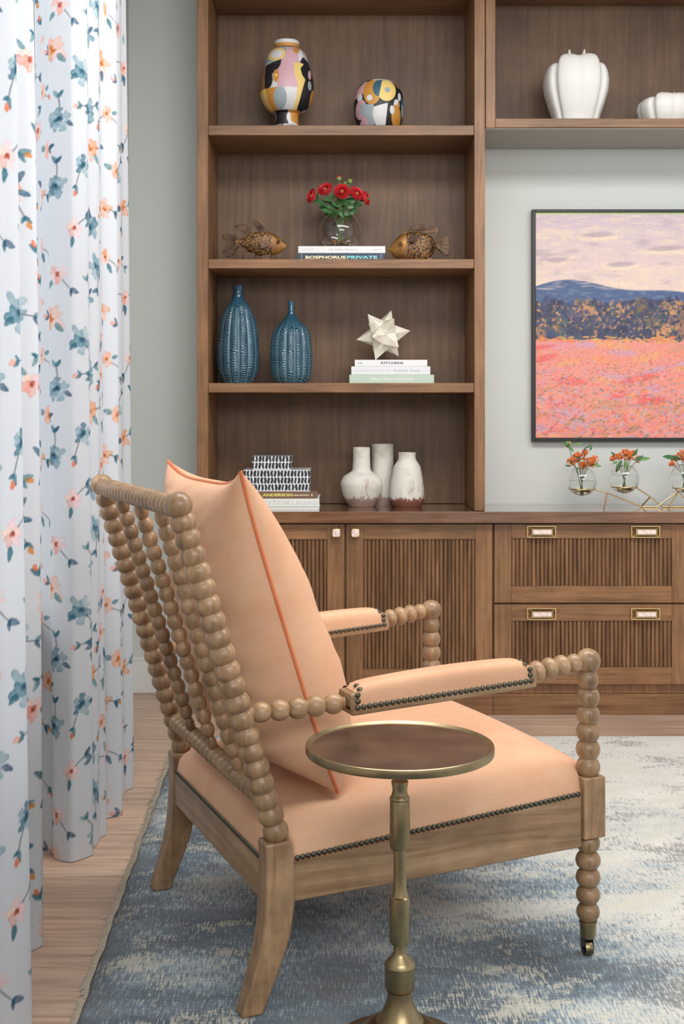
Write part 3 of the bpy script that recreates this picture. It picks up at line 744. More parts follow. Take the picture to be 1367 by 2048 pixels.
# ------------------------------------------------------------------ decor helpers
def ground(px, py_base, Y): return Vector((xx(px, Y), Y, zz(py_base, Y)))
S1, S2, S3 = zz(250, YF)+.0, zz(518, YF), zz(766, YF)
SW = zz(237, YF)
def poly_in(px, py, poly):
    inside = np.zeros(px.shape, bool); n = len(poly); j = n-1
    for i in range(n):
        xi, yi = poly[i]; xj, yj = poly[j]
        c = ((yi > py) != (yj > py)) & (px < (xj-xi)*(py-yi)/((yj-yi) if yj != yi else 1e-9)+xi)
        inside ^= c; j = i
    return inside
def painted_vase(name, label, center_px, prof_px, Y, zbase, shapes, base, group=None, pxs=4.41):
    k = Y/F/pxs; nth, nz = 440, 360
    pr = np.array(prof_px, float); ys = np.linspace(pr[0, 1], pr[-1, 1], nz)
    # smooth profile
    sp = spline([(r, y) for r, y in prof_px], 20); R = np.interp(ys, sp[:, 1], sp[:, 0])
    th_ = np.linspace(0, 2*PI, nth, endpoint=False)
    T0, Y0 = np.meshgrid(th_, ys, indexing='ij'); RR = np.broadcast_to(R, T0.shape)
    acc = 0; dth = 2*PI/nth; dy_ = ys[1]-ys[0]
    for oa in (-.33, 0, .33):
        for ob_ in (-.33, 0, .33): acc = acc+lin(paint_cols(T0+oa*dth, Y0+ob_*dy_, RR, center_px, shapes, base))
    col = acc/9; TH_, YS = T0, Y0; sx = np.sin(TH_); front = np.cos(TH_)
    return finish_vase(name, label, RR, sx, front, k, pr, YS, col, pxs, center_px, Y, zbase, group)
def paint_cols(TH_, YS, RR, center_px, shapes, base):
    sx = np.sin(TH_); Xp = center_px+RR*sx; front = np.cos(TH_)
    col = np.ones(TH_.shape+(3,))*np.array(base, float)
    for sh in shapes:
        c = np.array(sh[1], float)
        if sh[0] == 'e': m_ = ((Xp-sh[2])/sh[4])**2+((YS-sh[3])/sh[5])**2 < 1
        elif sh[0] == 'p': m_ = poly_in(Xp, YS, sh[2])
        else: m_ = sh[2](Xp, YS, TH_)
        col[m_] = c
    return col
def finish_vase(name, label, RR, sx, front, k, pr, YS, col, pxs, center_px, Y, zbase, group):
    P_ = np.dstack([RR*sx*k, -RR*front*k, (pr[-1, 1]-YS)*k])
    # close bottom & top
    P_ = np.concatenate([np.dstack([P_[:, :1, 0]*.86, P_[:, :1, 1]*.86, P_[:, :1, 2]-.03]), np.dstack([P_[:, :1, 0]*.9, P_[:, :1, 1]*.9, P_[:, :1, 2]-.001]), P_, np.dstack([P_[:, -1:, 0]*.0, P_[:, -1:, 1]*.0, P_[:, -1:, 2]])], 1)
    col = np.concatenate([col[:, :1]*.2, col[:, :1], col, col[:, -1:]], 1)
    me = grid_mesh(name, P_, col, True); me.flip_normals()
    o = mesh_obj(name, me, painted_m, None, None, smooth=0); me.shade_smooth()
    o.location = (xx(510+center_px/pxs, Y), Y, zbase); tag(o, label, 'vase', group); return o
painted_m = vcol('painted_ceramic', .45)
PK, BK, OC, YE, GB, WH, BR, TE = (214, 170, 182), (34, 34, 38), (206, 146, 66), (238, 208, 126), (160, 174, 178), (222, 222, 224), (150, 112, 80), (56, 98, 118)
sh1 = [('p', PK, [(200, 125), (400, 125), (420, 250), (380, 515), (200, 515)]), ('p', GB, [(60, 300), (110, 200), (170, 125), (270, 125), (285, 190), (240, 265), (110, 300)]),
 ('e', YE, 195, 210, 78, 66), ('e', WH, 195, 210, 54, 42), ('e', OC, 372, 175, 32, 28), ('p', BR, [(30, 520), (35, 380), (72, 305), (125, 295), (92, 518)]),
 ('p', BK, [(105, 302), (170, 285), (240, 265), (236, 310), (215, 350), (160, 395), (166, 450), (158, 490), (130, 520), (95, 518), (92, 400)]), ('e', OC, 195, 415, 26, 56), ('e', YE, 195, 412, 12, 14),
 ('p', WH, [(150, 513), (166, 455), (205, 480), (205, 515)]), ('p', YE, [(30, 515), (105, 515), (110, 600), (170, 700), (60, 640)]), ('p', OC, [(100, 515), (205, 515), (205, 700), (170, 700), (120, 620)]),
 ('p', WH, [(270, 515), (385, 515), (370, 700), (250, 700)]), ('e', GB, 230, 600, 58, 88),
 ('p', YE, [(345, 300), (385, 290), (432, 295), (408, 345), (425, 400), (447, 440), (425, 520), (400, 610), (365, 705), (335, 700), (370, 600), (385, 480), (355, 400)]),
 ('p', WH, [(400, 130), (430, 225), (395, 285), (380, 230)]),
 ('p', BK, [(400, 288), (422, 228), (470, 258), (540, 380), (540, 520), (470, 650), (380, 708), (365, 702), (400, 610), (425, 520), (447, 440), (420, 400), (405, 345), (432, 295)]),
 ('e', PK, 482, 380, 13, 46), ('e', GB, 483, 480, 15, 40), ('p', OC, [(520, 490), (500, 520), (470, 640), (400, 715), (540, 715)]),
 ('p', WH, [(150, 40), (420, 40), (420, 95), (150, 95)]), ('f', OC, lambda x, y, t: (y > 88+7*np.abs(np.sin(t*9))) & (y < 132)), ('f', BK, lambda x, y, t: (y > 126) & (y < 136)),
 ('f', WH, lambda x, y, t: y > 700), ('p', BK, [(185, 690), (297, 690), (297, 806), (175, 806)]), ('p', OC, [(297, 690), (400, 690), (400, 812), (320, 780)]), ('e', WH, 300, 745, 18, 40), ('p', GB, [(160, 690), (185, 690), (190, 760), (160, 800)]), ('p', BR, [(150, 812), (255, 806), (255, 900), (150, 900)]), ('e', GB, 320, 840, 66, 36)]
painted_vase('vase', 'tall footed vase painted in pink, black and ochre shapes on the top shelf', 279, [(108, 62), (109, 80), (104, 118), (112, 128), (150, 158), (178, 205), (205, 300), (231, 395), (238, 470), (228, 560), (196, 630), (150, 680), (108, 702), (102, 716), (104, 800), (110, 878)], 5.10, S1, sh1, (200, 190, 190))
sh2 = [('p', PK, [(860, 600), (905, 500), (960, 450), (1030, 455), (990, 500), (940, 570)]), ('p', WH, [(1015, 455), (1040, 400), (1200, 400), (1240, 460), (1160, 440)]), ('p', BR, [(1200, 450), (1260, 440), (1320, 520), (1250, 500)]),
 ('e', OC, 1025, 555, 75, 115), ('p', YE, [(1100, 440), (1110, 440), (1080, 610), (1060, 600)]), ('e', YE, 1150, 540, 82, 100), ('f', TE, lambda x, y, t: (((x-1100)/68)**2+((y-525)/84)**2 < 1) & (x < 1116-(y-440)*.2)),
 ('e', GB, 1158, 540, 24, 25), ('e', WH, 1003, 608, 25, 26), ('e', WH, 920, 597, 22, 36), ('e', PK, 930, 700, 48, 84), ('e', PK, 985, 820, 62, 55), ('p', GB, [(915, 655), (1040, 670), (1045, 850), (1000, 830), (975, 770), (930, 745)]),
 ('p', WH, [(1040, 690), (1162, 655), (1140, 860), (1060, 850), (1030, 760)]), ('e', WH, 1265, 585, 14, 36), ('e', WH, 1240, 660, 26, 48), ('e', OC, 1236, 760, 42, 98), ('p', OC, [(1236, 680), (1262, 620), (1266, 760)]), ('e', WH, 1200, 710, 20, 38), ('e', TE, 1300, 650, 20, 70), ('e', GB, 1293, 700, 10, 60), ('p', WH, [(1140, 865), (1210, 870), (1210, 900), (1140, 900)])]
painted_vase('vase', 'round squat vase painted with black, ochre and yellow shapes on the top shelf', 1090, [(58, 416), (100, 420), (140, 436), (172, 462), (204, 520), (217, 600), (219, 680), (208, 760), (185, 820), (160, 856), (140, 884)], 5.10, S1, sh2, BK)

# white lobed vases
cer_w = mat('matte_white_ceramic', L(232, 232, 228), .5)
def lobed_vase(label, pxc, py_top, py_bot, half_w, Y, zbase, squash, rz=0):
    H = (py_bot-py_top)*Y/F; W_ = half_w*Y/F; nth, nz = 240, 70
    th_ = np.linspace(0, 2*PI, nth, endpoint=False); t = np.linspace(0, 1, nz)
    Rp = np.interp(t, *zip(*squash))
    # smooth
    Rp = np.convolve(np.pad(Rp, 3, 'edge'), np.ones(7)/7, 'valid')
    TH_, T_ = np.meshgrid(th_, t, indexing='ij'); nl = 4
    ph = ((TH_+PI/2)*nl/(2*PI)+.5) % 1-.5     # 0 at lobe centre
    prof = np.clip(1-np.abs(2*ph)**9, 0, 1)**.5
    lob = .60+.31*prof+.13*np.abs(2*ph)**2*prof-.035*np.exp(-(ph/.07)**2)
    lob = 1+(lob-1)*np.clip(T_*3.5+.55, 0, 1)
    R_ = Rp[None]*W_*lob
    side_l = np.abs(np.sin(np.round((TH_+PI/2)*nl/(2*PI))*2*PI/nl))
    Zt = H*T_*(1-.10*(1-prof)*T_**2-.11*side_l*T_**2)
    close = np.clip((T_-.93)/.07, 0, 1)
    Zt = Zt-H*.05*close**1.5-H*.035*np.exp(-(ph/.16)**2)*np.clip((T_-.8)/.2, 0, 1)
    P_ = np.dstack([R_*np.cos(TH_), R_*np.sin(TH_), Zt])
    P_ = np.concatenate([P_[:, :1]*np.array([0, 0, 1]), P_], 1)
    P_ = np.concatenate([P_, P_[:, -1:]*np.array([.5, .5, 1])-np.array([0, 0, .03])], 1)
    me = grid_mesh('vase', P_, None, True)
    root = empty('vase', label, 'vase', (xx(pxc, Y), Y, zbase), rz)
    body = mesh_obj('body', me, cer_w, root, smooth=0); me.shade_smooth()
    for k in range(nl):
        a = -PI/2+2*PI*(k+.5)/nl
        b_ = MB(); r0 = W_*.27
        b_.tube([(r0*1.25*math.cos(a), r0*1.25*math.sin(a), H*.88), (r0*1.02*math.cos(a), r0*1.02*math.sin(a), H*.955), (r0*1.1*math.cos(a), r0*1.1*math.sin(a), H*1.05)], [.016, .0095, .0022], 10)
        b_.build('tip', cer_w, root, smooth=60)
sq = [(0, .64), (.15, .74), (.3, .86), (.5, .98), (.65, 1.0), (.8, .96), (.9, .88), (.955, .74), (.985, .5), (1, .26)]
lobed_vase('large white lobed ceramic vase with pointed tips on the upper right shelf', 1151, 92, 236, 71, 5.08, SW, sq, -.06)
sq2 = [(0, .76), (.15, .86), (.3, .94), (.5, 1.0), (.65, 1.0), (.8, .95), (.9, .86), (.955, .72), (.985, .5), (1, .26)]
lobed_vase('small squat white lobed ceramic vase at the right edge of the upper shelf', 1331, 172, 236, 61, 5.08, SW, sq2, .08)

# blue ribbed vases
blue_m = vcol('blue_glaze', .12, Coat_Weight=.6)
def ribbed(label, pxc, prof_px, Y, zbase, nl, tall):
    k = Y/F; nth, nz = 240, 330
    sp = spline([(r, y) for r, y in prof_px], 20); y0, y1 = prof_px[0][1], prof_px[-1][1]
    ys = np.linspace(y0, y1, nz); R = np.interp(ys, sp[:, 1], sp[:, 0])
    th_ = np.linspace(0, 2*PI, nth, endpoint=False); TH_, YS = np.meshgrid(th_, ys, indexing='ij')
    ph = (TH_*nl/(2*PI)) % 1; rib = np.abs(np.sin(PI*ph))
    amt = np.clip((R-9)/20, 0, 1)[None]
    seamn = np.exp(-((np.minimum(ph, 1-ph))/.07)**2)
    wob = 1.6*noise2(TH_*4+3, YS+3, 1.3, .09, 7)+.35*np.sin(ph*2*PI)
    fr_ = (YS/4.15+wob+np.floor(TH_*nl/(2*PI))*.37) % 1; rid = .5+.5*np.cos(2*PI*fr_)
    side = np.clip(rib*2.2, 0, 1)*(1-seamn)
    RR = R[None]*(1-.075*amt*(1-rib**.7))+amt*side*(rid**2)*.75
    c0 = lin((20, 56, 80)); c1 = lin((120, 168, 180)); c2 = lin((128, 174, 180))
    m1 = (np.clip(rid**3*side, 0, 1)*.6*amt)[..., None]; m2 = (seamn*.55*amt)[..., None]
    m1 = m1*(.35+1.0*noise2(TH_*3+9, YS+1, 1.1, .05, 5))[..., None]
    col = c0*(1-m1)+c1*m1; col = col*(1-m2)+c2*m2
    nk = (1-amt)[..., None]*.45; col = col*(1-nk)+lin((52, 104, 128))*nk
    col = np.broadcast_to(col, TH_.shape+(3,)).copy()
    P_ = np.dstack([RR*np.cos(TH_)*k, RR*np.sin(TH_)*k, (y1-YS)*k])
    P_ = np.concatenate([P_[:, :1]*np.array([.7, .7, 1])-np.array([0, 0, .02]), P_, P_[:, -1:]*np.array([0, 0, 1])], 1)
    col = np.concatenate([col[:, :1]*.3, col, col[:, -1:]], 1)
    me = grid_mesh('vase', P_, col, True); me.flip_normals()
    o = mesh_obj('vase', me, blue_m, smooth=0); me.shade_smooth(); o.location = (xx(pxc, Y), Y, zbase)
    tag(o, label, 'vase', 'blue ribbed vases')
ribbed('taller blue glazed ribbed bottle vase with flared lip, at the left end', 476, [(12, 569), (10.5, 576), (10, 585), (13, 597), (24, 615), (35, 640), (41, 675), (43, 710), (40, 740), (31, 760), (28, 766)], 5.10, S3, 13, True)
ribbed('shorter blue glazed ribbed bottle vase with slim straight neck', 582, [(6.5, 601), (6.3, 612), (7, 625), (12, 634), (25, 648), (37, 664), (41, 690), (42, 720), (40, 748), (34, 762), (30, 766)], 5.08, S3, 14, False)

# books
def book(label, x0, x1, y0p, y1p, Y, zb_, depth, cover, parts=(), pages=True, group=None, hard=True):
    """spine faces the viewer; returns the root"""
    h = (y1p-y0p)*Y/F; a, b = xx(x0, Y), xx(x1, Y)
    r = empty('book', label, 'book', ((a+b)/2, Y, zb_), 0, group); W_ = (b-a)/2
    g = MB().prism([(0, 0), (depth, 0), (depth, .0025), (.004, .0025), (.004, h-.0025), (depth, h-.0025), (depth, h), (0, h)], -W_, W_, lambda u, v_, d: (d, u, v_))
    g.build('cover', cover, r, bevel=.0008)
    MB().box(-W_+.003, W_-.003, .0042, depth-.004, .0026, h-.0026).build('pages', pages_m, r, smooth=0)
    return r, h, W_
pages_m = mat('paper_pages', L(226, 222, 210), .8)
def cov(name, c, r=.4): return mat(name, c, r)
ink_cream = mat('ink_cream', L(242, 230, 186), .5); ink_aqua = mat('ink_aqua', L(140, 218, 226), .5); ink_dark = mat('ink_navy', L(34, 48, 64), .5)
ink_grey = mat('ink_grey', L(170, 176, 178), .5); ink_pale = mat('ink_pale', L(202, 206, 208), .5); ink_white = mat('ink_white', L(238, 242, 236), .5); ink_yel = mat('ink_yellow', L(226, 220, 110), .5)
navy = cov('cover_navy', L(30, 56, 82)); wht = cov('cover_white', L(232, 233, 233)); lilac = cov('cover_offwhite', L(226, 228, 232)); mint = cov('cover_mint', L(190, 208, 192)); brown = cov('cover_brown', L(122, 94, 78)); ivory = cov('cover_ivory', L(232, 234, 230))
gb = 'books laid flat on the shelves'
YBk = 5.02
def tx(px): return xx(px, YBk)
# fish shelf
r, h, W_ = book('navy book with cream and aqua spine title, under the thin white book', 594, 769, 501, 518, YBk, S2, .25, navy, group=gb)
cxp = (594+769)/2
lettering('spine_lettering', 'BOSPHORUS', .0160, ink_cream, r, (tx(650.5)-tx(cxp), -.0004, h/2), tx(691)-tx(610), .0006)
lettering('spine_lettering', 'PRIVATE', .0160, ink_aqua, r, (tx(723.5)-tx(cxp), -.0004, h/2), tx(754)-tx(693), .0006)
lettering('spine_lettering', 'BOSPHORUS', .0045, ink_cream, r, (tx(602.5)-tx(cxp), -.0004, h/2), h*.8, 0, (PI/2, PI/2, 0))
lettering('spine_lettering', 'PRIVATE', .0045, ink_cream, r, (tx(761)-tx(cxp), -.0004, h/2), h*.8, 0, (PI/2, PI/2, 0))
h1 = h
r, h, W_ = book('thin white book with faint grey title, directly under the bowl of red flowers', 596, 770, 487, 501, YBk, S2+h1+.0003, .24, wht, group=gb)
lettering('spine_lettering', 'THE CORAL TRIANGLE', .0075, ink_grey, r, (tx(686)-tx(683), -.0004, h/2), tx(716)-tx(657), 0)
lettering('spine_lettering', 'ASSOULINE', .0045, ink_grey, r, (tx(754)-tx(683), -.0004, h/2), tx(763)-tx(746), .0001)
lettering('spine_lettering', 'DAVID DOUBILET', .0050, ink_pale, r, (tx(615)-tx(683), -.0004, h/2), tx(626)-tx(604), 0)
bowl_base = S2+h1+h+.0006
# star shelf
r, h, W_ = book('pale mint green book at the bottom of its stack, with white title', 698, 867.5, 748, 765.5, YBk, S3, .25, mint, group=gb)
lettering('spine_lettering', 'New Paris Interiors', .0130, ink_white, r, (tx(784)-tx(783), -.0004, h/2), tx(826)-tx(741), .0002); h1 = h+.0003
lettering('spine_lettering', 'gili', .0090, ink_white, r, (tx(713)-tx(783), -.0004, h/2), None, 0)
r, h, W_ = book('off-white book with pale grey title, middle of the stack below the star', 702, 860, 731.5, 748, YBk, S3+h1, .24, lilac, group=gb)
lettering('spine_lettering', 'SUZANNE KASLER', .0095, ink_pale, r, (tx(746)-tx(781), -.0004, h/2), tx(780)-tx(710), 0)
lettering('spine_lettering', 'Edited Style', .0120, ink_grey, r, (tx(813)-tx(781), -.0004, h/2), tx(840)-tx(787), 0); h1 += h+.0003
lettering('spine_lettering', 'R', .0095, ink_pale, r, (tx(851)-tx(781), -.0004, h/2), None, 0)
r, h, W_ = book('white book with dark KITCHENS title, at the top of its stack', 709, 854, 718.5, 731.5, YBk, S3+h1, .22, wht, group=gb)
lettering('spine_lettering', 'KITCHENS', .0125, ink_dark, r, (tx(783.5)-tx(781.5), -.0004, h/2), tx(806)-tx(761), .0002)
lettering('spine_lettering', 'ACADEMY', .0040, ink_dark, r, (tx(719.5)-tx(781.5), -.0004, h/2), None, .0001)
lettering('spine_lettering', '*', .0110, ink_grey, r, (tx(843)-tx(781.5), -.0004, h/2-.002), None, 0)
star_base = S3+h1+h+.0003
# counter stack
YC = 4.985
r, h, W_ = book('large off-white book with faint title at the bottom of the countertop stack', 470, 638, 1000, 1022.4, YC, ct_z, .27, ivory, group=gb)
lettering('spine_lettering', 'HOTOKUNINI', .0255, ink_pale, r, (xx(574, YC)-xx(554, YC), -.0004, h*.60), xx(634, YC)-xx(514, YC), -.0003)
bx('spine_band', ink_dark, -W_, W_, -.0005, .0, h*.27-.0012, h*.27, r, 0); h1 = h+.0003
r, h, W_ = book('dark brown book with yellow spine lettering, under the patterned boxes', 466, 633, 986, 1000, YC, ct_z+h1, .25, brown, group=gb)
lettering('spine_lettering', 'ANDERSON', .0150, ink_yel, r, (xx(555, YC)-xx(549.5, YC), -.0004, h/2), xx(584, YC)-xx(524, YC), .0006)
lettering('spine_lettering', 'COLLECTION', .0062, ink_cream, r, (xx(602, YC)-xx(549.5, YC), -.0004, h/2), xx(618, YC)-xx(587, YC), .0003, (PI/2, PI, 0))
MB().prism([(0, 0), (.007, .0045), (.007, -.0045)], -.0006, 0, lambda u, v_, d: (xx(621, YC)-xx(549.5, YC)+u, d, h/2+v_)).build('spine_arrow', ink_cream, r, smooth=0); h1 += h+.0003
# patterned boxes with lids
box_m = vcol('brushstroke_paper', .6)
def dash_col(U_, V_, seed):
    """U across metres, V height metres: short dark brush strokes in rows"""
    rows = .0272; rI = np.floor(V_/rows); v = (V_/rows) % 1
    pitch = .0134; off = noise2(rI+.5, rI*0+.5, 1, 1, seed)*pitch
    cI = np.floor((U_+off)/pitch); u = ((U_+off)/pitch) % 1
    j1 = noise2(cI*1.7+rI*5.3+20, rI*3.1+cI*.9+20, 1, 1, seed+1); j2 = noise2(cI*2.3+rI*1.3+20, rI*7.7+cI*1.1+20, 1, 1, seed+2)
    bend = .09*np.sin(v*PI*2+j1*6)*1.0+.10*(j2-.5)
    wd = .27+.17*j2; d = np.abs(u-.5-bend)
    m_ = (d < wd*np.sqrt(np.clip(1-((v-.5)/.455)**6, 0, 1))) & (np.abs(v-.5) < .455)
    c = np.where(m_[..., None], lin((34, 40, 50)), lin((222, 224, 224)))
    return c
def pattern_box(label, x0, x1, y0p, y1p, Y, zb_, dep, seed, lid):
    a, b = xx(x0, Y), xx(x1, Y); h = (y1p-y0p)*Y/F; W_ = b-a
    r = empty('box', label, 'box', ((a+b)/2, Y, zb_), 0, 'patterned paper boxes')
    def part(nm, w_, d_, z0, z1):
        st_ = .0013; nz_ = max(2, int((z1-z0)/st_)); per = []
        for (p, q) in (((-w_/2, 0), (w_/2, 0)), ((w_/2, 0), (w_/2, d_)), ((w_/2, d_), (-w_/2, d_)), ((-w_/2, d_), (-w_/2, 0))):
            n_ = int(math.hypot(q[0]-p[0], q[1]-p[1])/st_)
            for k in range(n_): per.append((p[0]+(q[0]-p[0])*k/n_, p[1]+(q[1]-p[1])*k/n_))
        per = np.array(per); s_ = np.arange(len(per))*st_; zs = np.linspace(z0, z1, nz_)
        S__, Z__ = np.meshgrid(s_, zs, indexing='ij')
        P_ = np.dstack([np.broadcast_to(per[:, :1], S__.shape), np.broadcast_to(per[:, 1:], S__.shape), Z__])
        col = dash_col(S__+1, Z__+.052, seed)
        top = P_[:, -1:]*np.array([0, 0, 1])+np.array([0, d_/2, 0]); P_ = np.concatenate([P_, top], 1)
        col = np.concatenate([col, col[:, -1:]*0+lin((120, 124, 128))], 1)
        me = grid_mesh(nm, P_, col, True); o = mesh_obj(nm, me, box_m, r, smooth=20)
    lz = h*lid
    part('box_base', W_-.003, dep-.002, 0, h-lz); part('lid', W_, dep, h-lz, h)
    return h
hb = pattern_box('wider black and white dashed paper box, on the brown book', 487, 619.5, 943, 986, YC+.01, ct_z+h1, .19, 3, .36); h1 += hb+.0003
pattern_box('smaller black and white dashed paper box, topmost of the countertop stack', 504, 582, 915.5, 942.5, YC+.02, ct_z+h1, .13, 9, .5)

# star sculpture
bone = mat('bone_inlay', L(226, 218, 200), .4)
bnn = N(bone, 'ShaderNodeTexVoronoi'); bnn.inputs['Scale'].default_value = 45; lk(bone, coords(bone, (1, 1, 1)), bnn.inputs['Vector'])
brr = ramp(bone, [(0, L(216, 207, 188)), (1, L(242, 237, 224))]); lk(bone, bnn.outputs['Color'], brr.inputs[0]); lk(bone, brr.outputs[0], bsdf(bone).inputs['Base Color'])
YS_ = 5.10
sroot = empty('star_sculpture', 'cream bone-inlaid many-pointed star standing on three books', 'sculpture', (xx(766, YS_), YS_, star_base))
ph = (1+5**.5)/2
ico = [Vector(v).normalized() for v in [(0, 1, ph), (0, -1, ph), (0, 1, -ph), (0, -1, -ph), (1, ph, 0), (-1, ph, 0), (1, -ph, 0), (-1, -ph, 0), (ph, 0, 1), (-ph, 0, 1), (ph, 0, -1), (-ph, 0, -1)]]
dod = []
for s1 in (-1, 1):
    for s2 in (-1, 1):
        for s3 in (-1, 1): dod.append(Vector((s1, s2, s3)))
        dod += [Vector((0, s1*ph, s2/ph)), Vector((s1/ph, 0, s2*ph)), Vector((s1*ph, s2/ph, 0))]
dod = [d.normalized() for d in dod]
Rs_ = .111; rin = .060
Rot = Matrix.Rotation(.42, 3, 'Y') @ Matrix.Rotation(.30, 3, 'X') @ Matrix.Rotation(.2, 3, 'Z')
pts_all = [Rot @ (v*Rs_) for v in ico]; zmin = min(p.z for p in pts_all)
for v in ico:
    ring_ = sorted([d for d in dod if d.dot(v) > .75], key=lambda d: math.atan2(d.dot(v.orthogonal().cross(v)), d.dot(v.orthogonal())))
    base = [Rot @ (d*rin) for d in ring_]; tip = Rot @ (v*Rs_)
    up = Vector((0, 0, -zmin))
    vv = [p+up for p in base]+[tip+up]
    MB().add(vv, [(i, (i+1) % 5, 5) for i in range(5)]+[(4, 3, 2, 1, 0)]).build('spike', bone, sroot, smooth=0)

# rustic white vases on the counter
def rustic(name, rustc):
    m = mat(name, L(226, 224, 214), .75)
    n1 = noise(m, coords(m, (1, 1, .7)), 14, 8, .7, .8)
    r = ramp(m, [(.50, L(224, 222, 212)), (.60, L(206, 200, 188)), (.70, L(150, 112, 92))]); lk(m, n1, r.inputs[0])
    tc = N(m, 'ShaderNodeTexCoord'); sp_ = N(m, 'ShaderNodeSeparateXYZ'); lk(m, tc.outputs['Object'], sp_.inputs[0])
    n2 = noise(m, coords(m, (60, 60, 10)), 1.5, 4)
    hgt = M2(m, 'ADD', M2(m, 'MULTIPLY', sp_.outputs[2], 30), M2(m, 'MULTIPLY', n2, -2.6))
    r2 = ramp(m, [(.0, (1, 1, 1, 1)), (.12, (0, 0, 0, 1))]); lk(m, M2(m, 'ADD', hgt, .30), r2.inputs[0])
    c = mixc(m, M2(m, 'MULTIPLY', r2.outputs[0], rustc), r.outputs[0], L(132, 84, 68))
    lk(m, c, bsdf(m).inputs['Base Color']); bump(m, n1, .002, .6); return m
rm1 = rustic('rustic_glaze', .7); rm2 = rustic('rustic_glaze_worn', 1.0)
def simple_vase(label, pxc, prof_px, Y, zb_, m, thick=3):
    k = Y/F; y1 = prof_px[-1][1]; sp = spline(prof_px, 8)
    out = [(r*k, (y1-y)*k) for r, y in sp]
    r0 = out[0][0]; inner = [((max(r-thick*k, .002)), z) for r, z in out[:int(len(out)*.45)]]
    prof = [(.001, inner[-1][1])]+inner[::-1]+out+[(.001, 0)]
    o = MB().lathe(prof[::-1], 64).build('vase', m, smooth=50); o.location = (xx(pxc, Y), Y, zb_)
    tag(o, label, 'vase', 'rustic white vases')
def yb(Y): return 818+(CH-ct_z)*F/Y
simple_vase('bulbous whitewashed vase with a tall neck, left front of the three', 722.5, [(17, 895), (17, 897), (17.5, 925), (19, 940), (24, 945), (36, 953), (41.5, 964), (41, 975), (36, 993), (27, 1009), (24, yb(5.16))], 5.16, ct_z, rm1)
simple_vase('tall straight whitewashed cylinder vase standing behind the other two', 764.5, [(22.5, 888), (22.5, 890), (22, 910), (22.5, 960), (23, 995), (22, yb(5.25))], 5.25, ct_z, rm1)
simple_vase('rust-stained whitewashed jar with short neck, right of the three', 813.5, [(18, 905), (17.5, 908), (17, 913), (18.5, 920), (23, 927), (27, 935), (31, 955), (34, 980), (34.5, 998), (30, 1009), (27, yb(5.14))], 5.14, ct_z, rm2)

# ------------------------------------------------------------------ fish
fish_m = mat('aged_gilt', L(150, 108, 56), .42, .3)
vo = N(fish_m, 'ShaderNodeTexVoronoi'); vo.inputs['Scale'].default_value = 1; lk(fish_m, coords(fish_m, (120, 120, 120)), vo.inputs['Vector'])
fr1 = ramp(fish_m, [(.1, L(184, 140, 86)), (.45, L(132, 96, 58)), (.75, L(66, 46, 30))]); lk(fish_m, vo.outputs['Distance'], fr1.inputs[0])
fn_ = noise(fish_m, coords(fish_m, (1, 1, 1)), 22, 4); fr2 = ramp(fish_m, [(.35, (.55, .5, .45, 1)), (.65, (1.1, 1.1, 1.1, 1))]); lk(fish_m, fn_, fr2.inputs[0])
lk(fish_m, mixc(fish_m, 1.0, fr1.outputs[0], fr2.outputs[0], 'MULTIPLY'), bsdf(fish_m).inputs['Base Color'])
iv = M2(fish_m, 'SUBTRACT', 1.0, vo.outputs['Distance']); bump(fish_m, iv, .002, .8)
def gilt(name, a, b, s=30):
    m = mat(name, a, .38, .5); n_ = noise(m, coords(m, (1, 1, 1)), s, 4)
    r = ramp(m, [(.35, b), (.65, a)]); lk(m, n_, r.inputs[0]); lk(m, r.outputs[0], bsdf(m).inputs['Base Color']); bump(m, n_, .001, .5); return m
head_m = gilt('gilt_head', L(184, 134, 70), L(106, 72, 38), 18); fin_m = gilt('gilt_fin', L(96, 70, 46), L(58, 42, 30))
eye_m = mat('fish_eye', L(52, 46, 36), .3, .3)
def fin_mesh(poly, th_, ridges, fdir, conv, ymid=0):
    """flat fin outline (crop px) with thickness tapering outwards and ridges"""
    b = MB(); b.prism(poly, -th_, th_, lambda u, v_, d: conv(u, v_, d+ymid)); return b
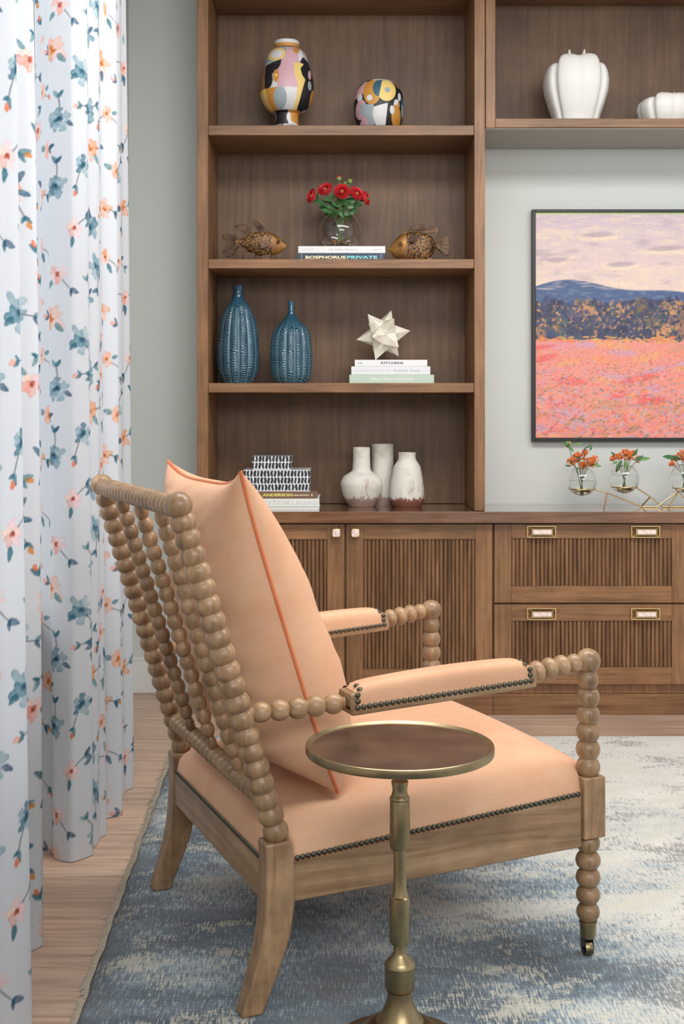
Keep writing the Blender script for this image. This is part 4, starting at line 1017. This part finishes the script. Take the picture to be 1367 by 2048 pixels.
def fish(label, x_flip, conv_scale, outline, headx, Y, zb_, ox, oy, fins, legs, eye, head_pts, thick, pect):
    root = empty('fish_figurine', label, 'figurine', (xx(ox, Y), Y, zb_), 0, 'gilt fish on the shelf')
    k = Y/F
    def conv(px, py, d): return Vector(((px-ox)*k, d, (oy-py)*k))
    xs = np.array([p[0] for p in outline]); sp = spline(outline, 8)
    nth = 28; v = []; n = len(sp); f = []
    x_h = headx
    P_ = []
    for (x, yt, yb_) in sp:
        c = (yt+yb_)/2; h = max(.3, (yb_-yt)/2)
        ring_ = []
        for q in range(nth):
            a = 2*PI*q/nth; z = math.sin(a); yv = math.copysign(abs(math.cos(a))**.85, math.cos(a))
            ring_.append(conv(x, c-h*z, yv*h*thick*k))
        P_.append(ring_)
    def loft(rings, name, m):
        b = MB(); v = [p for r in rings for p in r]; n_ = len(rings)
        f = [(i*nth+q, i*nth+(q+1) % nth, (i+1)*nth+(q+1) % nth, (i+1)*nth+q) for i in range(n_-1) for q in range(nth)]
        f += [tuple(range(nth-1, -1, -1)), tuple((n_-1)*nth+q for q in range(nth))]
        b.add(v, f); return b.build(name, m, root, smooth=60)
    hi = [i for i, s_ in enumerate(sp) if (s_[0]-x_h)*x_flip >= 0]; bi = [i for i, s_ in enumerate(sp) if (s_[0]-x_h)*x_flip <= 0]
    j = hi[0] if x_flip > 0 else hi[-1]
    if x_flip > 0: loft(P_[:j+1], 'body', fish_m); hr = P_[j:]
    else: loft(P_[j:], 'body', fish_m); hr = P_[:j+1]
    # head slightly proud, as a gill plate
    cc = sum((p for p in hr[0 if x_flip > 0 else -1]), Vector())/nth
    hr2 = [[cc+(p-cc)*1.05 for p in r] for r in hr]
    loft(hr2, 'head', head_m)
    for nm, poly, th_ in fins:
        o = fin_mesh(poly, th_, 0, None, conv).build(nm, fin_m, root, bevel=.0015)
    # fin rays
    rb = MB()
    for nm, poly, th_ in fins:
        base = Vector(((poly[0][0]+poly[-1][0])/2, (poly[0][1]+poly[-1][1])/2, 0))
        m_ = len(poly)
        for q in range(2, m_-2):
            pt = poly[q]; p0 = conv(base.x*.7+pt[0]*.3, base.y*.7+pt[1]*.3, -th_-.0004); p1 = conv(pt[0]*.93+base.x*.07, pt[1]*.93+base.y*.07, -th_-.0004)
            rb.tube([p0, p1], [.0016, .0010], 6)
    rb.build('fin_rays', fin_m, root, smooth=60)
    for poly in legs:
        fin_mesh(poly, .010, 0, None, conv).build('foot', fin_m, root, bevel=.002)
    ex, ey, er, ed = eye; er *= .72
    for sd in (-1, 1):
        e_ = MB(); e_.lathe([(er*k*1.35, -.001), (er*k*1.35, .002), (er*k*1.05, .0035), (er*k*.9, .002)], 20, axis_M(conv(ex, ey, sd*ed), (0, sd, 0))); e_.build('eye_rim', head_m, root)
        MB().ball(conv(ex, ey, sd*(ed+.0005)), er*k*.95, .003, er*k*.95, 14, 10).build('eye', eye_m, root)
        pc = MB().prism(pect[0], -.002, .002, lambda u, v_, d: conv(u, v_, sd*(pect[1])+d+(abs(u-pect[0][0][0]))*sd*.0003)); pc.build('pectoral_fin', fin_m, root, bevel=.001)
fc = lambda x, y: (430+x/8.04, 420+y/8.04)
q = lambda L_: [fc(*p) for p in L_]
oL = [fc(a, b)+(fc(a, c)[1],) for a, b, c in [(330, 395, 500), (400, 405, 525), (470, 385, 555), (540, 325, 610), (640, 300, 660), (760, 288, 682), (860, 300, 678), (940, 335, 658), (1020, 390, 630), (1090, 445, 590), (1135, 490, 548), (1145, 510, 530)]]
fish('gilt fish figurine facing right with two raised back fins, left of the books', 1, 1, oL, fc(905, 0)[0], 5.05, S2, fc(640, 0)[0], 518,
     [('tail_fin', q([(400, 410), (330, 375), (280, 345), (190, 325), (110, 345), (115, 390), (180, 450), (200, 495), (160, 560), (125, 640), (180, 715), (250, 690), (320, 630), (365, 560), (410, 515)]), .006),
      ('back_fin', q([(490, 390), (475, 330), (450, 270), (400, 215), (310, 215), (350, 170), (420, 160), (500, 185), (560, 240), (600, 300), (600, 330)]), .005),
      ('back_fin', q([(720, 310), (690, 270), (650, 215), (620, 165), (612, 125), (650, 115), (700, 145), (760, 195), (840, 255), (850, 300)]), .006)],
     [q([(470, 630), (560, 620), (650, 640), (640, 790), (460, 790), (440, 740)]), q([(770, 660), (900, 650), (890, 790), (720, 790), (730, 740)])],
     (fc(1035, 450)[0], fc(1035, 450)[1], 4.6, .0255), None, .46, (q([(860, 500), (800, 480), (725, 478), (720, 500), (740, 540), (735, 580), (780, 580), (850, 560)]), .034))
fc = lambda x, y: (770+x/9.76, 420+y/9.76)
oR = [fc(a, b)+(fc(a, c)[1],) for a, b, c in [(80, 668, 700), (130, 620, 760), (200, 510, 840), (290, 420, 890), (390, 375, 930), (520, 350, 945), (640, 345, 945), (760, 365, 925), (860, 420, 860), (940, 510, 760), (980, 575, 680), (1030, 585, 660)]]
fish('gilt fish figurine facing left with one long ruffled back fin, right of the books', -1, 1, oR, fc(415, 0)[0], 5.05, S2, fc(600, 0)[0], 516.6,
     [('tail_fin', q([(980, 590), (1040, 530), (1090, 460), (1160, 425), (1265, 415), (1240, 500), (1245, 600), (1250, 700), (1230, 810), (1150, 800), (1080, 740), (1000, 660)]), .006),
      ('back_fin', q([(300, 400), (360, 330), (420, 265), (520, 240), (600, 205), (720, 195), (810, 215), (860, 245), (1000, 240), (1050, 270), (1040, 370), (980, 440), (940, 490), (860, 430), (700, 360), (500, 350)]), .005),
      ('belly_fin', q([(1200, 930), (1250, 850), (1290, 790), (1340, 790), (1330, 860), (1300, 940)]), .005)],
     [q([(800, 850), (900, 840), (990, 952), (740, 952)]), q([(360, 880), (480, 880), (500, 952), (380, 952)])],
     (fc(287, 595)[0], fc(287, 595)[1], 4.4, .034), None, .50, (q([(440, 520), (470, 450), (540, 420), (620, 450), (600, 540), (520, 570), (450, 575)]), .046))

# ------------------------------------------------------------------ bowl of red flowers
gl = mat('clear_glass', (1, 1, 1, 1), .0, 0, Transmission_Weight=1.0, IOR=1.42)
water_m = mat('water', (.96, 1, .97, 1), .0, 0, Transmission_Weight=1.0, IOR=1.15)
red_p = mat('red_petal', L(206, 14, 30), .5, Sheen_Weight=.2); redd = mat('red_petal_inner', L(160, 10, 24), .6)
grn = mat('stem_green', L(94, 140, 72), .5); grn2 = mat('leaf_green', L(62, 112, 62), .55); pale_g = mat('leaf_pale', L(130, 170, 130), .6)
cen = mat('flower_centre', L(214, 150, 60), .6)
YV = 5.13; kV = YV/F
def sphere_prof(r, z0, z1, n=20): return [(math.sqrt(max(0, r*r-(z0+(z1-z0)*i/n)**2)), z0+(z1-z0)*i/n) for i in range(n+1)]
def bowl(label, px, Y, zb_, r, zc_, zlo, zhi, water=None, name='vase', group=None, cat='vase'):
    root = empty(name, label, cat, (xx(px, Y), Y, zb_), 0, group)
    outer = sphere_prof(r, zlo, zhi); inner = sphere_prof(r-.0018, max(-(r-.0018), zlo+.002), zhi)
    prof = [(.0004, zlo)]+outer+inner[::-1]+[(.0004, inner[0][1])]
    MB().lathe([(a, b+zc_) for a, b in prof], 48).build('glass_bowl', gl, root, smooth=60)
    if water is not None:
        iw = sphere_prof(r-.0026, max(-(r-.0026), zlo+.003), water)
        MB().lathe([(a, b+zc_) for a, b in [(.0003, iw[0][1])]+iw+[(.0003, iw[-1][1])]], 40).build('water', water_m, root, smooth=60)
    return root
rB = 43*kV
fb = bowl('round glass bowl vase of water and pebbles holding red flowers, on two books', 679.5, YV, bowl_base, rB, rB*.80, -rB*.80, rB*.86)
prs = np.random.RandomState(2); peb = [mat('pebble_%s' % n_, c, .3) for n_, c in (('tan', L(150, 112, 76)), ('brown', L(104, 70, 46)), ('cream', L(196, 178, 152)), ('umber', L(70, 50, 38)), ('amber', L(176, 110, 52)))]
for i in range(90):
    a = prs.rand()*6.28; rr_ = (prs.rand()**.5)*rB*.60; z = .007+prs.rand()*.026; rr_ = min(rr_, math.sqrt(max(0, (rB-.010)**2-(z-rB*.8)**2)))
    MB().ball((rr_*math.cos(a), rr_*math.sin(a), z), prs.uniform(.005, .009), prs.uniform(.005, .008), prs.uniform(.0035, .006), 8, 6).build('pebble', peb[i % 5], fb)
def flower_root(label, loc, group): return empty('flower', label, 'flower', loc, 0, group)
def petal_cup(b, c, d, R_, n_, layers, opening):
    M_ = axis_M(c, d)
    for l_ in range(layers):
        sc_ = 1-.2*l_; k0 = l_*.5
        for i in range(n_):
            a = 2*PI*(i+k0)/n_; rows = 4; v = []; f = []
            for s_ in range(rows+1):
                t = s_/rows; rad = R_*sc_*(.10+.9*math.sin(t*PI/2*1.0)); z = R_*(.50+.1*l_)*(t**2.2)*opening-.0*t
                wdt = 1.25*(2*PI/n_)*(.5+.6*math.sin(t*PI*.8))*.62
                for q in (-1, -.5, 0, .5, 1):
                    v.append(M_ @ Vector((rad*math.cos(a+q*wdt)*(1-.06*abs(q)), rad*math.sin(a+q*wdt)*(1-.06*abs(q)), z-(.10*R_*(q*q)*t)+l_*.0012+(i % 2)*.0005)))
            for s_ in range(rows):
                for q in range(4): f.append((s_*5+q, s_*5+q+1, (s_+1)*5+q+1, (s_+1)*5+q))
            b.add(v, f)
def lf(b, p, d, ln, wd, up=Vector((0, 0, 1)), curl=.2):
    p = Vector(p); d = Vector(d).normalized(); sd = d.cross(up); sd = sd.normalized() if sd.length > .01 else Vector((1, 0, 0)); nn = sd.cross(d)
    v = []; n_ = 6
    for i in range(n_+1):
        t = i/n_; w_ = wd*math.sin(PI*min(1, t*.93+.05))**.8; c = p+d*ln*t-nn*curl*ln*t*t
        v += [c-sd*w_/2, c-nn*w_*.12, c+sd*w_/2]
    f = []
    for i in range(n_):
        for q in (0, 1): f.append((i*3+q, i*3+q+1, (i+1)*3+q+1, (i+1)*3+q))
    b.add(v, f)
def bez(p0, p1, p2, n_=10): return [(Vector(p0)*(1-t)**2+Vector(p1)*2*t*(1-t)+Vector(p2)*t*t) for t in [i/n_ for i in range(n_+1)]]
def vp(cx_, cy_, dy=0): # crop 600,340 scale 9.11
    return Vector((xx(600+cx_/9.11, YV+dy)-xx(679.5, YV), dy, zz(340+cy_/9.11, YV+dy)-bowl_base))
heads = [((240, 480), (-.8, -.5, .25), 13, -.01, 'leftmost'), ((465, 375), (-.35, -.8, .6), 13.5, -.02, 'second from the left'), ((760, 405), (.05, -1, .22), 13.5, -.035, 'centre, facing forward'), ((1010, 450), (.5, -.75, .45), 13.5, -.02, 'second from the right'), ((1165, 520), (.9, -.4, .2), 12.5, .0, 'rightmost')]
for (cp, d, R_, dy, wh) in heads:
    p = vp(*cp, dy); fr_ = flower_root('red flower with golden centre in the round glass bowl, %s' % wh, Vector(fb.location), 'red flowers in the bowl')
    b = MB(); petal_cup(b, p, Vector(d), R_*kV*1.2, 7, 3, .75); o = b.build('petals', red_p, fr_, smooth=60)
    so = o.modifiers.new('s', 'SOLIDIFY'); so.thickness = .0006
    b = MB(); petal_cup(b, p+Vector(d)*.003, Vector(d), R_*kV*.66, 8, 2, 1.1); o = b.build('inner_petals', redd, fr_, smooth=60)
    b = MB(); prs2 = np.random.RandomState(7)
    for i in range(22):
        a = prs2.rand()*6.28; rr_ = prs2.rand()*.0075; M_ = axis_M(p, Vector(d)); b.ball(M_ @ Vector((rr_*math.cos(a), rr_*math.sin(a), .008+.004*prs2.rand())), .0015, seg=6, rings=4)
    b.build('stamens', cen, fr_)
    foot = Vector((p.x*-.12, .0+dy*-.4, .012))
    MB().tube(bez(foot, (p.x*.10, 0, rB*1.9), p-Vector(d)*.002), .0017, 7).build('stem', grn, fr_, smooth=60)
    b = MB()
    for q in range(9):
        t = .46+.055*q; c = bez(foot, (p.x*.10, 0, rB*1.9), p, 20)[int(t*20)]
        a = q*2.3+p.x*60; lf(b, c, (math.cos(a)*.8+p.x*6, math.sin(a)*.6-.25, .35), .034+.005*(q % 3), .021, up=Vector((.15, -1, .5)), curl=.3)
    o = b.build('leaves', grn2 if p.x < 0 else pale_g if wh.startswith('second from the r') else grn2, fr_, smooth=60)
for cp, wh, dy in (((705, 155), 'taller, reddish, above the centre flower', .0), ((905, 205), 'green, right of the taller bud', .01), ((820, 245), 'small and low, between the two taller buds', .02)):
    p = vp(*cp, dy); fr_ = flower_root('unopened flower bud in the glass bowl, %s' % wh, Vector(fb.location), 'red flowers in the bowl')
    r_ = 5.4*kV if cp[0] != 820 else 3.8*kV
    MB().ball(p, r_, r_, r_*1.05, 14, 10).build('bud', mat('bud', L(140, 158, 84), .5), fr_, smooth=60)
    b = MB()
    if cp[0] == 705: b.ball(p+Vector((-.001, -.001, r_*.45)), r_*.86, r_*.86, r_*.65, 12, 8); b.build('bud_tip', red_p, fr_, smooth=60)
    MB().tube(bez((0, .005, .012), (p.x*.2, .01, rB*2), p), .0014, 7).build('stem', grn, fr_, smooth=60)
    b = MB()
    for q in range(3):
        c = bez((0, .005, .012), (p.x*.2, .01, rB*2), p, 20)[13+2*q]; a = q*2.2+cp[0]; lf(b, c, (math.cos(a), -.3, .5), .026, .015, up=Vector((.1, -1, .5)), curl=.3)
    b.build('leaves', grn2, fr_, smooth=60)

# ------------------------------------------------------------------ framed picture
YP = YB-.028; kP = YP/F
px0, px1, py0, py1 = xx(1063, YP), xx(1063, YP)+1.52, zz(883, YP), zz(419, YP)
pic = empty('framed_picture', 'large black-framed landscape of a coral flower field hanging in the niche', 'picture', (px0, YP, py0))
fm = mat('black_frame', L(24, 26, 30), .4); fwid = .0155
def pf(name, m, *a, **k):
    return pb(pic, name, m, *a, **k)
pf('frame_side', fm, px0, px0+fwid, YP-.006, YB-.0015, py0, py1); pf('frame_side', fm, px1-fwid, px1, YP-.006, YB-.0015, py0, py1)
pf('frame_side', fm, px0+fwid, px1-fwid, YP-.006, YB-.0015, py1-fwid*.9, py1); pf('frame_side', fm, px0+fwid, px1-fwid, YP-.006, YB-.0015, py0, py0+fwid)
ax0, ax1, az0, az1 = px0+fwid, px1-fwid, py0+fwid, py1-fwid*.9
st_ = .0021; na, nb = int((ax1-ax0)/st_), int((az1-az0)/st_)
I_, J_ = np.meshgrid(np.arange(na)/na*(ax1-ax0), np.arange(nb)/nb, indexing='ij')   # metres across, 0..1 height
def mixa(a, b, t): return a*(1-t[..., None])+np.array(b, float)*t[..., None]
skyt = np.clip((J_-.6)/.4, 0, 1); art = mixa(np.ones(I_.shape+(3,))*np.array([234, 208, 194.]), (196, 180, 200), skyt**1.2*.8)
nz1 = noise2(I_+9, J_+9, 9, 22, 21)+.5*noise2(I_+9, J_+9, 24, 70, 22)
art = mixa(art, (240, 218, 190), np.clip((nz1-.8)*1.6, 0, .6)); art = mixa(art, (176, 158, 170), np.clip((.52-nz1)*2.2, 0, .5))
hill = .655+.035*np.sin(I_*5.2+.6)+.015*np.sin(I_*13); hm_ = np.clip((hill-J_)*160, 0, 1)
art = mixa(art, (76, 96, 138), hm_); art = mixa(art, (116, 134, 160), hm_*np.clip((noise2(I_+2, J_+2, 40, 140, 23)-.55)*2, 0, .7))
tree = .59+.05*(noise2(I_+2, J_*0+1, 11, 1, 24)-.3)+.02*noise2(I_+2, J_*0+1, 44, 1, 25); tmk = np.clip((tree-J_)*140, 0, 1)
art = mixa(art, (66, 66, 96), tmk)
fmk = np.clip((.435-J_+.006*noise2(I_+3, J_*0, 40, 1, 26))*200, 0, 1); art = mixa(art, (232, 150, 136), fmk)
ars = np.random.RandomState(31)
def stroke(cx_, cy_, lx, ly, ang, col, al):
    n1 = int((lx+ly)/st_)+2; i0 = int(cx_/st_); j0 = int(cy_*nb); n2 = n1
    i1, i2 = max(0, i0-n1), min(na, i0+n1); j1, j2 = max(0, j0-n2), min(nb, j0+n2)
    if i1 >= i2 or j1 >= j2: return
    A_, B2 = np.meshgrid((np.arange(i1, i2)-i0)*st_, (np.arange(j1, j2)-j0)*st_, indexing='ij')
    u = A_*math.cos(ang)+B2*math.sin(ang); v = -A_*math.sin(ang)+B2*math.cos(ang)
    m_ = np.clip(1.4-((u/lx)**2+(v/ly)**2), 0, 1)*al
    art[i1:i2, j1:j2] = art[i1:i2, j1:j2]*(1-m_[..., None])+np.array(col, float)*m_[..., None]
WA = ax1-ax0
for i in range(500): stroke(ars.rand()*WA, ars.uniform(.66, 1), ars.uniform(.015, .05), .004, ars.uniform(-.1, .1), [(238, 214, 196), (214, 194, 204), (226, 200, 190), (244, 222, 198)][ars.randint(4)], .35)
for (cx_, cy_, lx) in ((.09, .79, .045), (.26, .90, .07), (.36, .77, .06), (.55, .84, .08), (.8, .9, .07), (.95, .76, .08), (1.2, .87, .06)):
    stroke(cx_, cy_-.012, lx*1.4, .016, 0, (244, 220, 192), .6); stroke(cx_, cy_, lx, .011, .05, (180, 160, 172), .8)
pal = [(64, 80, 118), (48, 50, 82), (176, 126, 96), (206, 150, 104), (70, 96, 104), (96, 86, 116), (124, 104, 78), (54, 74, 84)]
for i in range(90):
    x = ars.rand()*WA; c = ars.uniform(.44, .60); R_b = ars.uniform(.02, .05); cb = pal[ars.randint(8)]
    for q in range(30): stroke(x+ars.normal(0, R_b*.5), min(.62, c+ars.normal(0, R_b*.35)), .012, .006, ars.rand()*3, cb, .6)
for i in range(1500):
    x = ars.rand()*WA; c = ars.uniform(.43, .60); stroke(x, c, ars.uniform(.004, .013), ars.uniform(.002, .006), ars.rand()*3, pal[ars.randint(8)], .85)
for i in range(260): stroke(ars.rand()*WA, ars.normal(.435, .008), .014, .003, 0, [(230, 150, 84), (236, 120, 80), (214, 180, 96)][ars.randint(3)], .8)
for i in range(160):
    cy_ = ars.rand()*.42; stroke(ars.rand()*WA, cy_, ars.uniform(.03, .09), ars.uniform(.008, .02), ars.uniform(-.2, .3), [(226, 150, 166), (240, 150, 120), (206, 150, 120), (200, 160, 190), (230, 92, 92), (232, 170, 110)][ars.randint(6)], .7)
pal = [(238, 120, 116), (242, 144, 130), (238, 140, 134), (232, 160, 164), (198, 166, 186), (226, 150, 92), (206, 170, 176), (168, 160, 186), (240, 136, 104), (244, 164, 150), (178, 130, 90), (132, 118, 100), (222, 96, 96)]
for i in range(6500):
    cy_ = ars.rand()**.9*.435; k_ = .5+1.1*(1-cy_/.435); pi = ars.randint(13)
    if cy_ > .33 and ars.rand() < .5: pi = [0, 2, 5, 8][ars.randint(4)]
    stroke(ars.rand()*WA, cy_, .0075*k_*ars.uniform(.6, 1.3), .0034*k_, ars.uniform(-.5, 1.0), pal[pi], .62)
stroke(0, .99, 4, .002, 0, (150, 190, 110), 0)
gm = J_ > .9925; art[gm] = (164, 196, 96)
vv = noise2(I_+1, J_+1, 300, 600, 33); art = art*(.94+.1*vv[..., None])
Pa = np.dstack([ax0+I_*(na/(na-1)), I_*0+YP, az0+(az1-az0)*J_*(nb/(nb-1))])
cvm = vcol('canvas_print', .5)
me = grid_mesh('canvas', Pa-np.array(pic.location), lin(np.clip(art, 0, 255))); o = mesh_obj('canvas', me, cvm, pic, smooth=0); so = o.modifiers.new('s', 'SOLIDIFY'); so.thickness = .004; so.offset = 1

# ------------------------------------------------------------------ brass branch stand with glass orbs of orange flowers
YO = 5.10; kO = YO/F; ob = ct_z
stand = empty('flower_stand', 'branching thin brass stand carrying glass orb vases on the countertop', 'stand', (xx(1250, YO), YO, ob))
def op(px, py, Y=YO): return Vector((xx(px, Y)-stand.location.x, Y-YO, zz(py, Y)-ob))
oc = lambda x, y, Y=YO: op(1040+x/4.18, 860+y/4.18, Y)
zfoot = .0025
def fl_(v): v.z = zfoot; return v
segs = [[oc(610, 490), oc(725, 525), fl_(oc(1020, 630))], [oc(725, 525), fl_(oc(697, 655, 5.0))], [fl_(oc(1020, 630)), fl_(oc(1140, 625))], [oc(1085, 557), fl_(oc(1015, 620, 5.16))],
        [oc(965, 480), oc(1085, 557), fl_(oc(1190, 628))], [fl_(oc(1190, 628)), fl_(oc(1420, 628))], [fl_(oc(1140, 625)), oc(1250, 560), oc(1320, 512)], [oc(1320, 512), oc(1310, 485)], [oc(1320, 512), fl_(oc(1235, 622, 5.05))], [oc(1320, 512), fl_(oc(1440, 590))], [fl_(oc(1420, 628)), oc(1560, 560), oc(1640, 500)], [fl_(oc(1500, 628, 5.05)), oc(1560, 560)]]
b = MB()
for s_ in segs: b.tube(s_, .0028, 8)
for i, s_ in enumerate(segs): pass
b.build('branch', gold, stand, smooth=60)
orb_l = ['leftmost glass orb vase, orange blossoms with one tall yellow sprig', 'glass orb vase of orange flowers with drooping leaf, middle of the row', 'glass orb vase cut by the right edge of the photo, with orange flowers', 'glass orb vase with orange flowers, beyond the right edge']
orange = mat('orange_petal', L(226, 122, 44), .55); ored = mat('orange_red_petal', L(206, 92, 44), .55); yel = mat('yellow_petal', L(222, 206, 100), .55); lgreen = mat('fresh_leaf', L(88, 136, 60), .5); dgreen = mat('deep_leaf', L(52, 100, 56), .5)
prs = np.random.RandomState(17)
RO = 30*kO
for i, (cx_, cy_, ringy) in enumerate(((513, 425, 492), (868, 405, 475), (1370, 400, 485), (1700, 400, 490))):
    cpx, cpy = 1040+cx_/4.18, 860+cy_/4.18; zc_w = zz(cpy, YO); rz = zz(860+ringy/4.18, YO)
    rr_ = math.sqrt(max(1e-5, (RO+.0026)**2-(rz-zc_w)**2))
    hoop = [(xx(cpx, YO)-stand.location.x+rr_*math.cos(a), rr_*math.sin(a), rz-ob) for a in [2*PI*q/36 for q in range(36)]]
    MB().tube(hoop, .0026, 8, True).build('hoop', gold, stand, smooth=60)
    # bridge hoop to its branch end
    v = bowl(orb_l[i], cpx, YO, zc_w-RO, RO, RO, -RO*.995, RO*.86, water=RO*(.02 if i == 0 else .22), name='orb_vase', group='glass orb vases on the brass stand')
    base = Vector((xx(cpx, YO), YO, zc_w-RO))
    fl0 = empty('flower_bunch', ['bunch of orange milkweed with a tall pale yellow sprig, in the leftmost orb', 'bunch of orange milkweed with a leaf hanging over the rim, in the middle orb', 'bunch of orange red milkweed at the right edge of the photo, in its orb', 'bunch of orange milkweed beyond the right edge'][i], 'flowers', base, 0, 'orange flower bunches')
    clusters = [[(-22, -38, 10), (-5, -45, 12), (12, -36, 12), (24, -42, 9), (2, -30, 9), (-12, -50, 8), (6, -56, 7)], [(-14, -42, 9), (0, -48, 12), (10, -44, 11), (-25, -40, 6), (28, -38, 7), (18, -48, 8)], [(-20, -38, 9), (-8, -46, 10), (8, -44, 11), (20, -40, 9), (-27, -28, 6), (0, -34, 8)], [(-15, -42, 10), (0, -46, 12), (15, -42, 10)]][i]
    petals = MB(); pet2 = MB(); st_b = MB()
    for (dx, dyp, cr) in clusters:
        c = Vector((dx*kO, prs.uniform(-.02, .015), RO-dyp*kO))
        st_b.tube(bez((dx*-.15*kO, prs.uniform(-.01, .01), .012), (dx*.05*kO, 0, RO*1.5), c), .0013, 6)
        for q in range(int(cr*4.2)):
            d = Vector(prs.normal(size=3)); d.y = -abs(d.y)*.8; d.z = d.z+.5; d.normalize(); p = c+d*cr*kO*prs.uniform(.55, 1.0)
            st_b.tube([c-Vector((0, 0, cr*kO*.4)), p], .0006, 4)
            M_ = axis_M(p, d); tgt = petals if prs.rand() < .6 else pet2
            for k_ in range(5):
                a = 2*PI*k_/5; t_ = M_ @ Vector((.0064*math.cos(a), .0064*math.sin(a), -.001)); 
                tgt.add([M_ @ Vector((.0022*math.cos(a-.9), .0022*math.sin(a-.9), 0)), t_, M_ @ Vector((.0022*math.cos(a+.9), .0022*math.sin(a+.9), 0)), M_ @ Vector((0, 0, .0012))], [(0, 1, 3), (3, 1, 2)])
            tgt.ball(p+d*.0015, .0026, seg=5, rings=4)
    if i == 0:
        c = Vector((-28*kO, 0, RO+72*kO)); st_b.tube(bez((0, 0, .02), (-8*kO, 0, RO*1.6), c), .0014, 6); yb_ = MB()
        for q in range(34):
            d = Vector(prs.normal(size=3)); d.z = abs(d.z); d.normalize(); yb_.ball(c+d*8*kO*prs.uniform(.5, 1), .0026, seg=6, rings=4); st_b.tube([c-Vector((0, 0, .012)), c+d*6*kO], .0005, 4)
        yb_.build('yellow_blossoms', yel, fl0, smooth=60)
    petals.build('blossoms', orange, fl0, smooth=60); pet2.build('blossoms', ored, fl0, smooth=60); st_b.build('stems', mat('milkweed_stem', L(96, 120, 66), .5), fl0, smooth=60)
    lv = [[(-30, -74, -1, .2, 17), (-20, -72, 1, .3, 15), (8, -66, 1, .45, 14), (-22, -58, -.6, .8, 15), (-28, -30, -1, .1, 12), (20, -34, 1, -.2, 20), (6, -52, 0, 1, 14), (-5, -30, -.4, -.5, 10), (18, -60, .4, .8, 9)],
          [(-8, -36, -.5, -.9, 24), (2, -36, .1, -.8, 20), (20, -44, .5, .9, 16), (32, -38, 1, .15, 22), (-20, -44, -.8, .6, 14), (-18, -34, -.7, -.3, 12), (24, -36, .8, .5, 18)],
          [(-22, -40, -1, .15, 26), (0, -40, .2, -.8, 18), (10, -56, .1, 1, 20), (14, -50, .9, .4, 20), (-10, -36, -.8, .4, 16)],
          [(-10, -40, -1, .2, 24), (10, -40, 1, .2, 22), (0, -50, 0, 1, 18)]][i]
    la = MB(); lb = MB()
    for k_, (dx, dyp, ddx, ddz, ln) in enumerate(lv):
        (la if k_ % 2 else lb).v and None
        lf(la if k_ % 2 else lb, (dx*kO*.8, -.012, RO-dyp*kO), (ddx, -.25, ddz), ln*kO*1.1, ln*kO*.36, up=Vector((0, -1, .3)), curl=.12)
    la.build('leaves', lgreen, fl0, smooth=60); lb.build('leaves', dgreen, fl0, smooth=60)
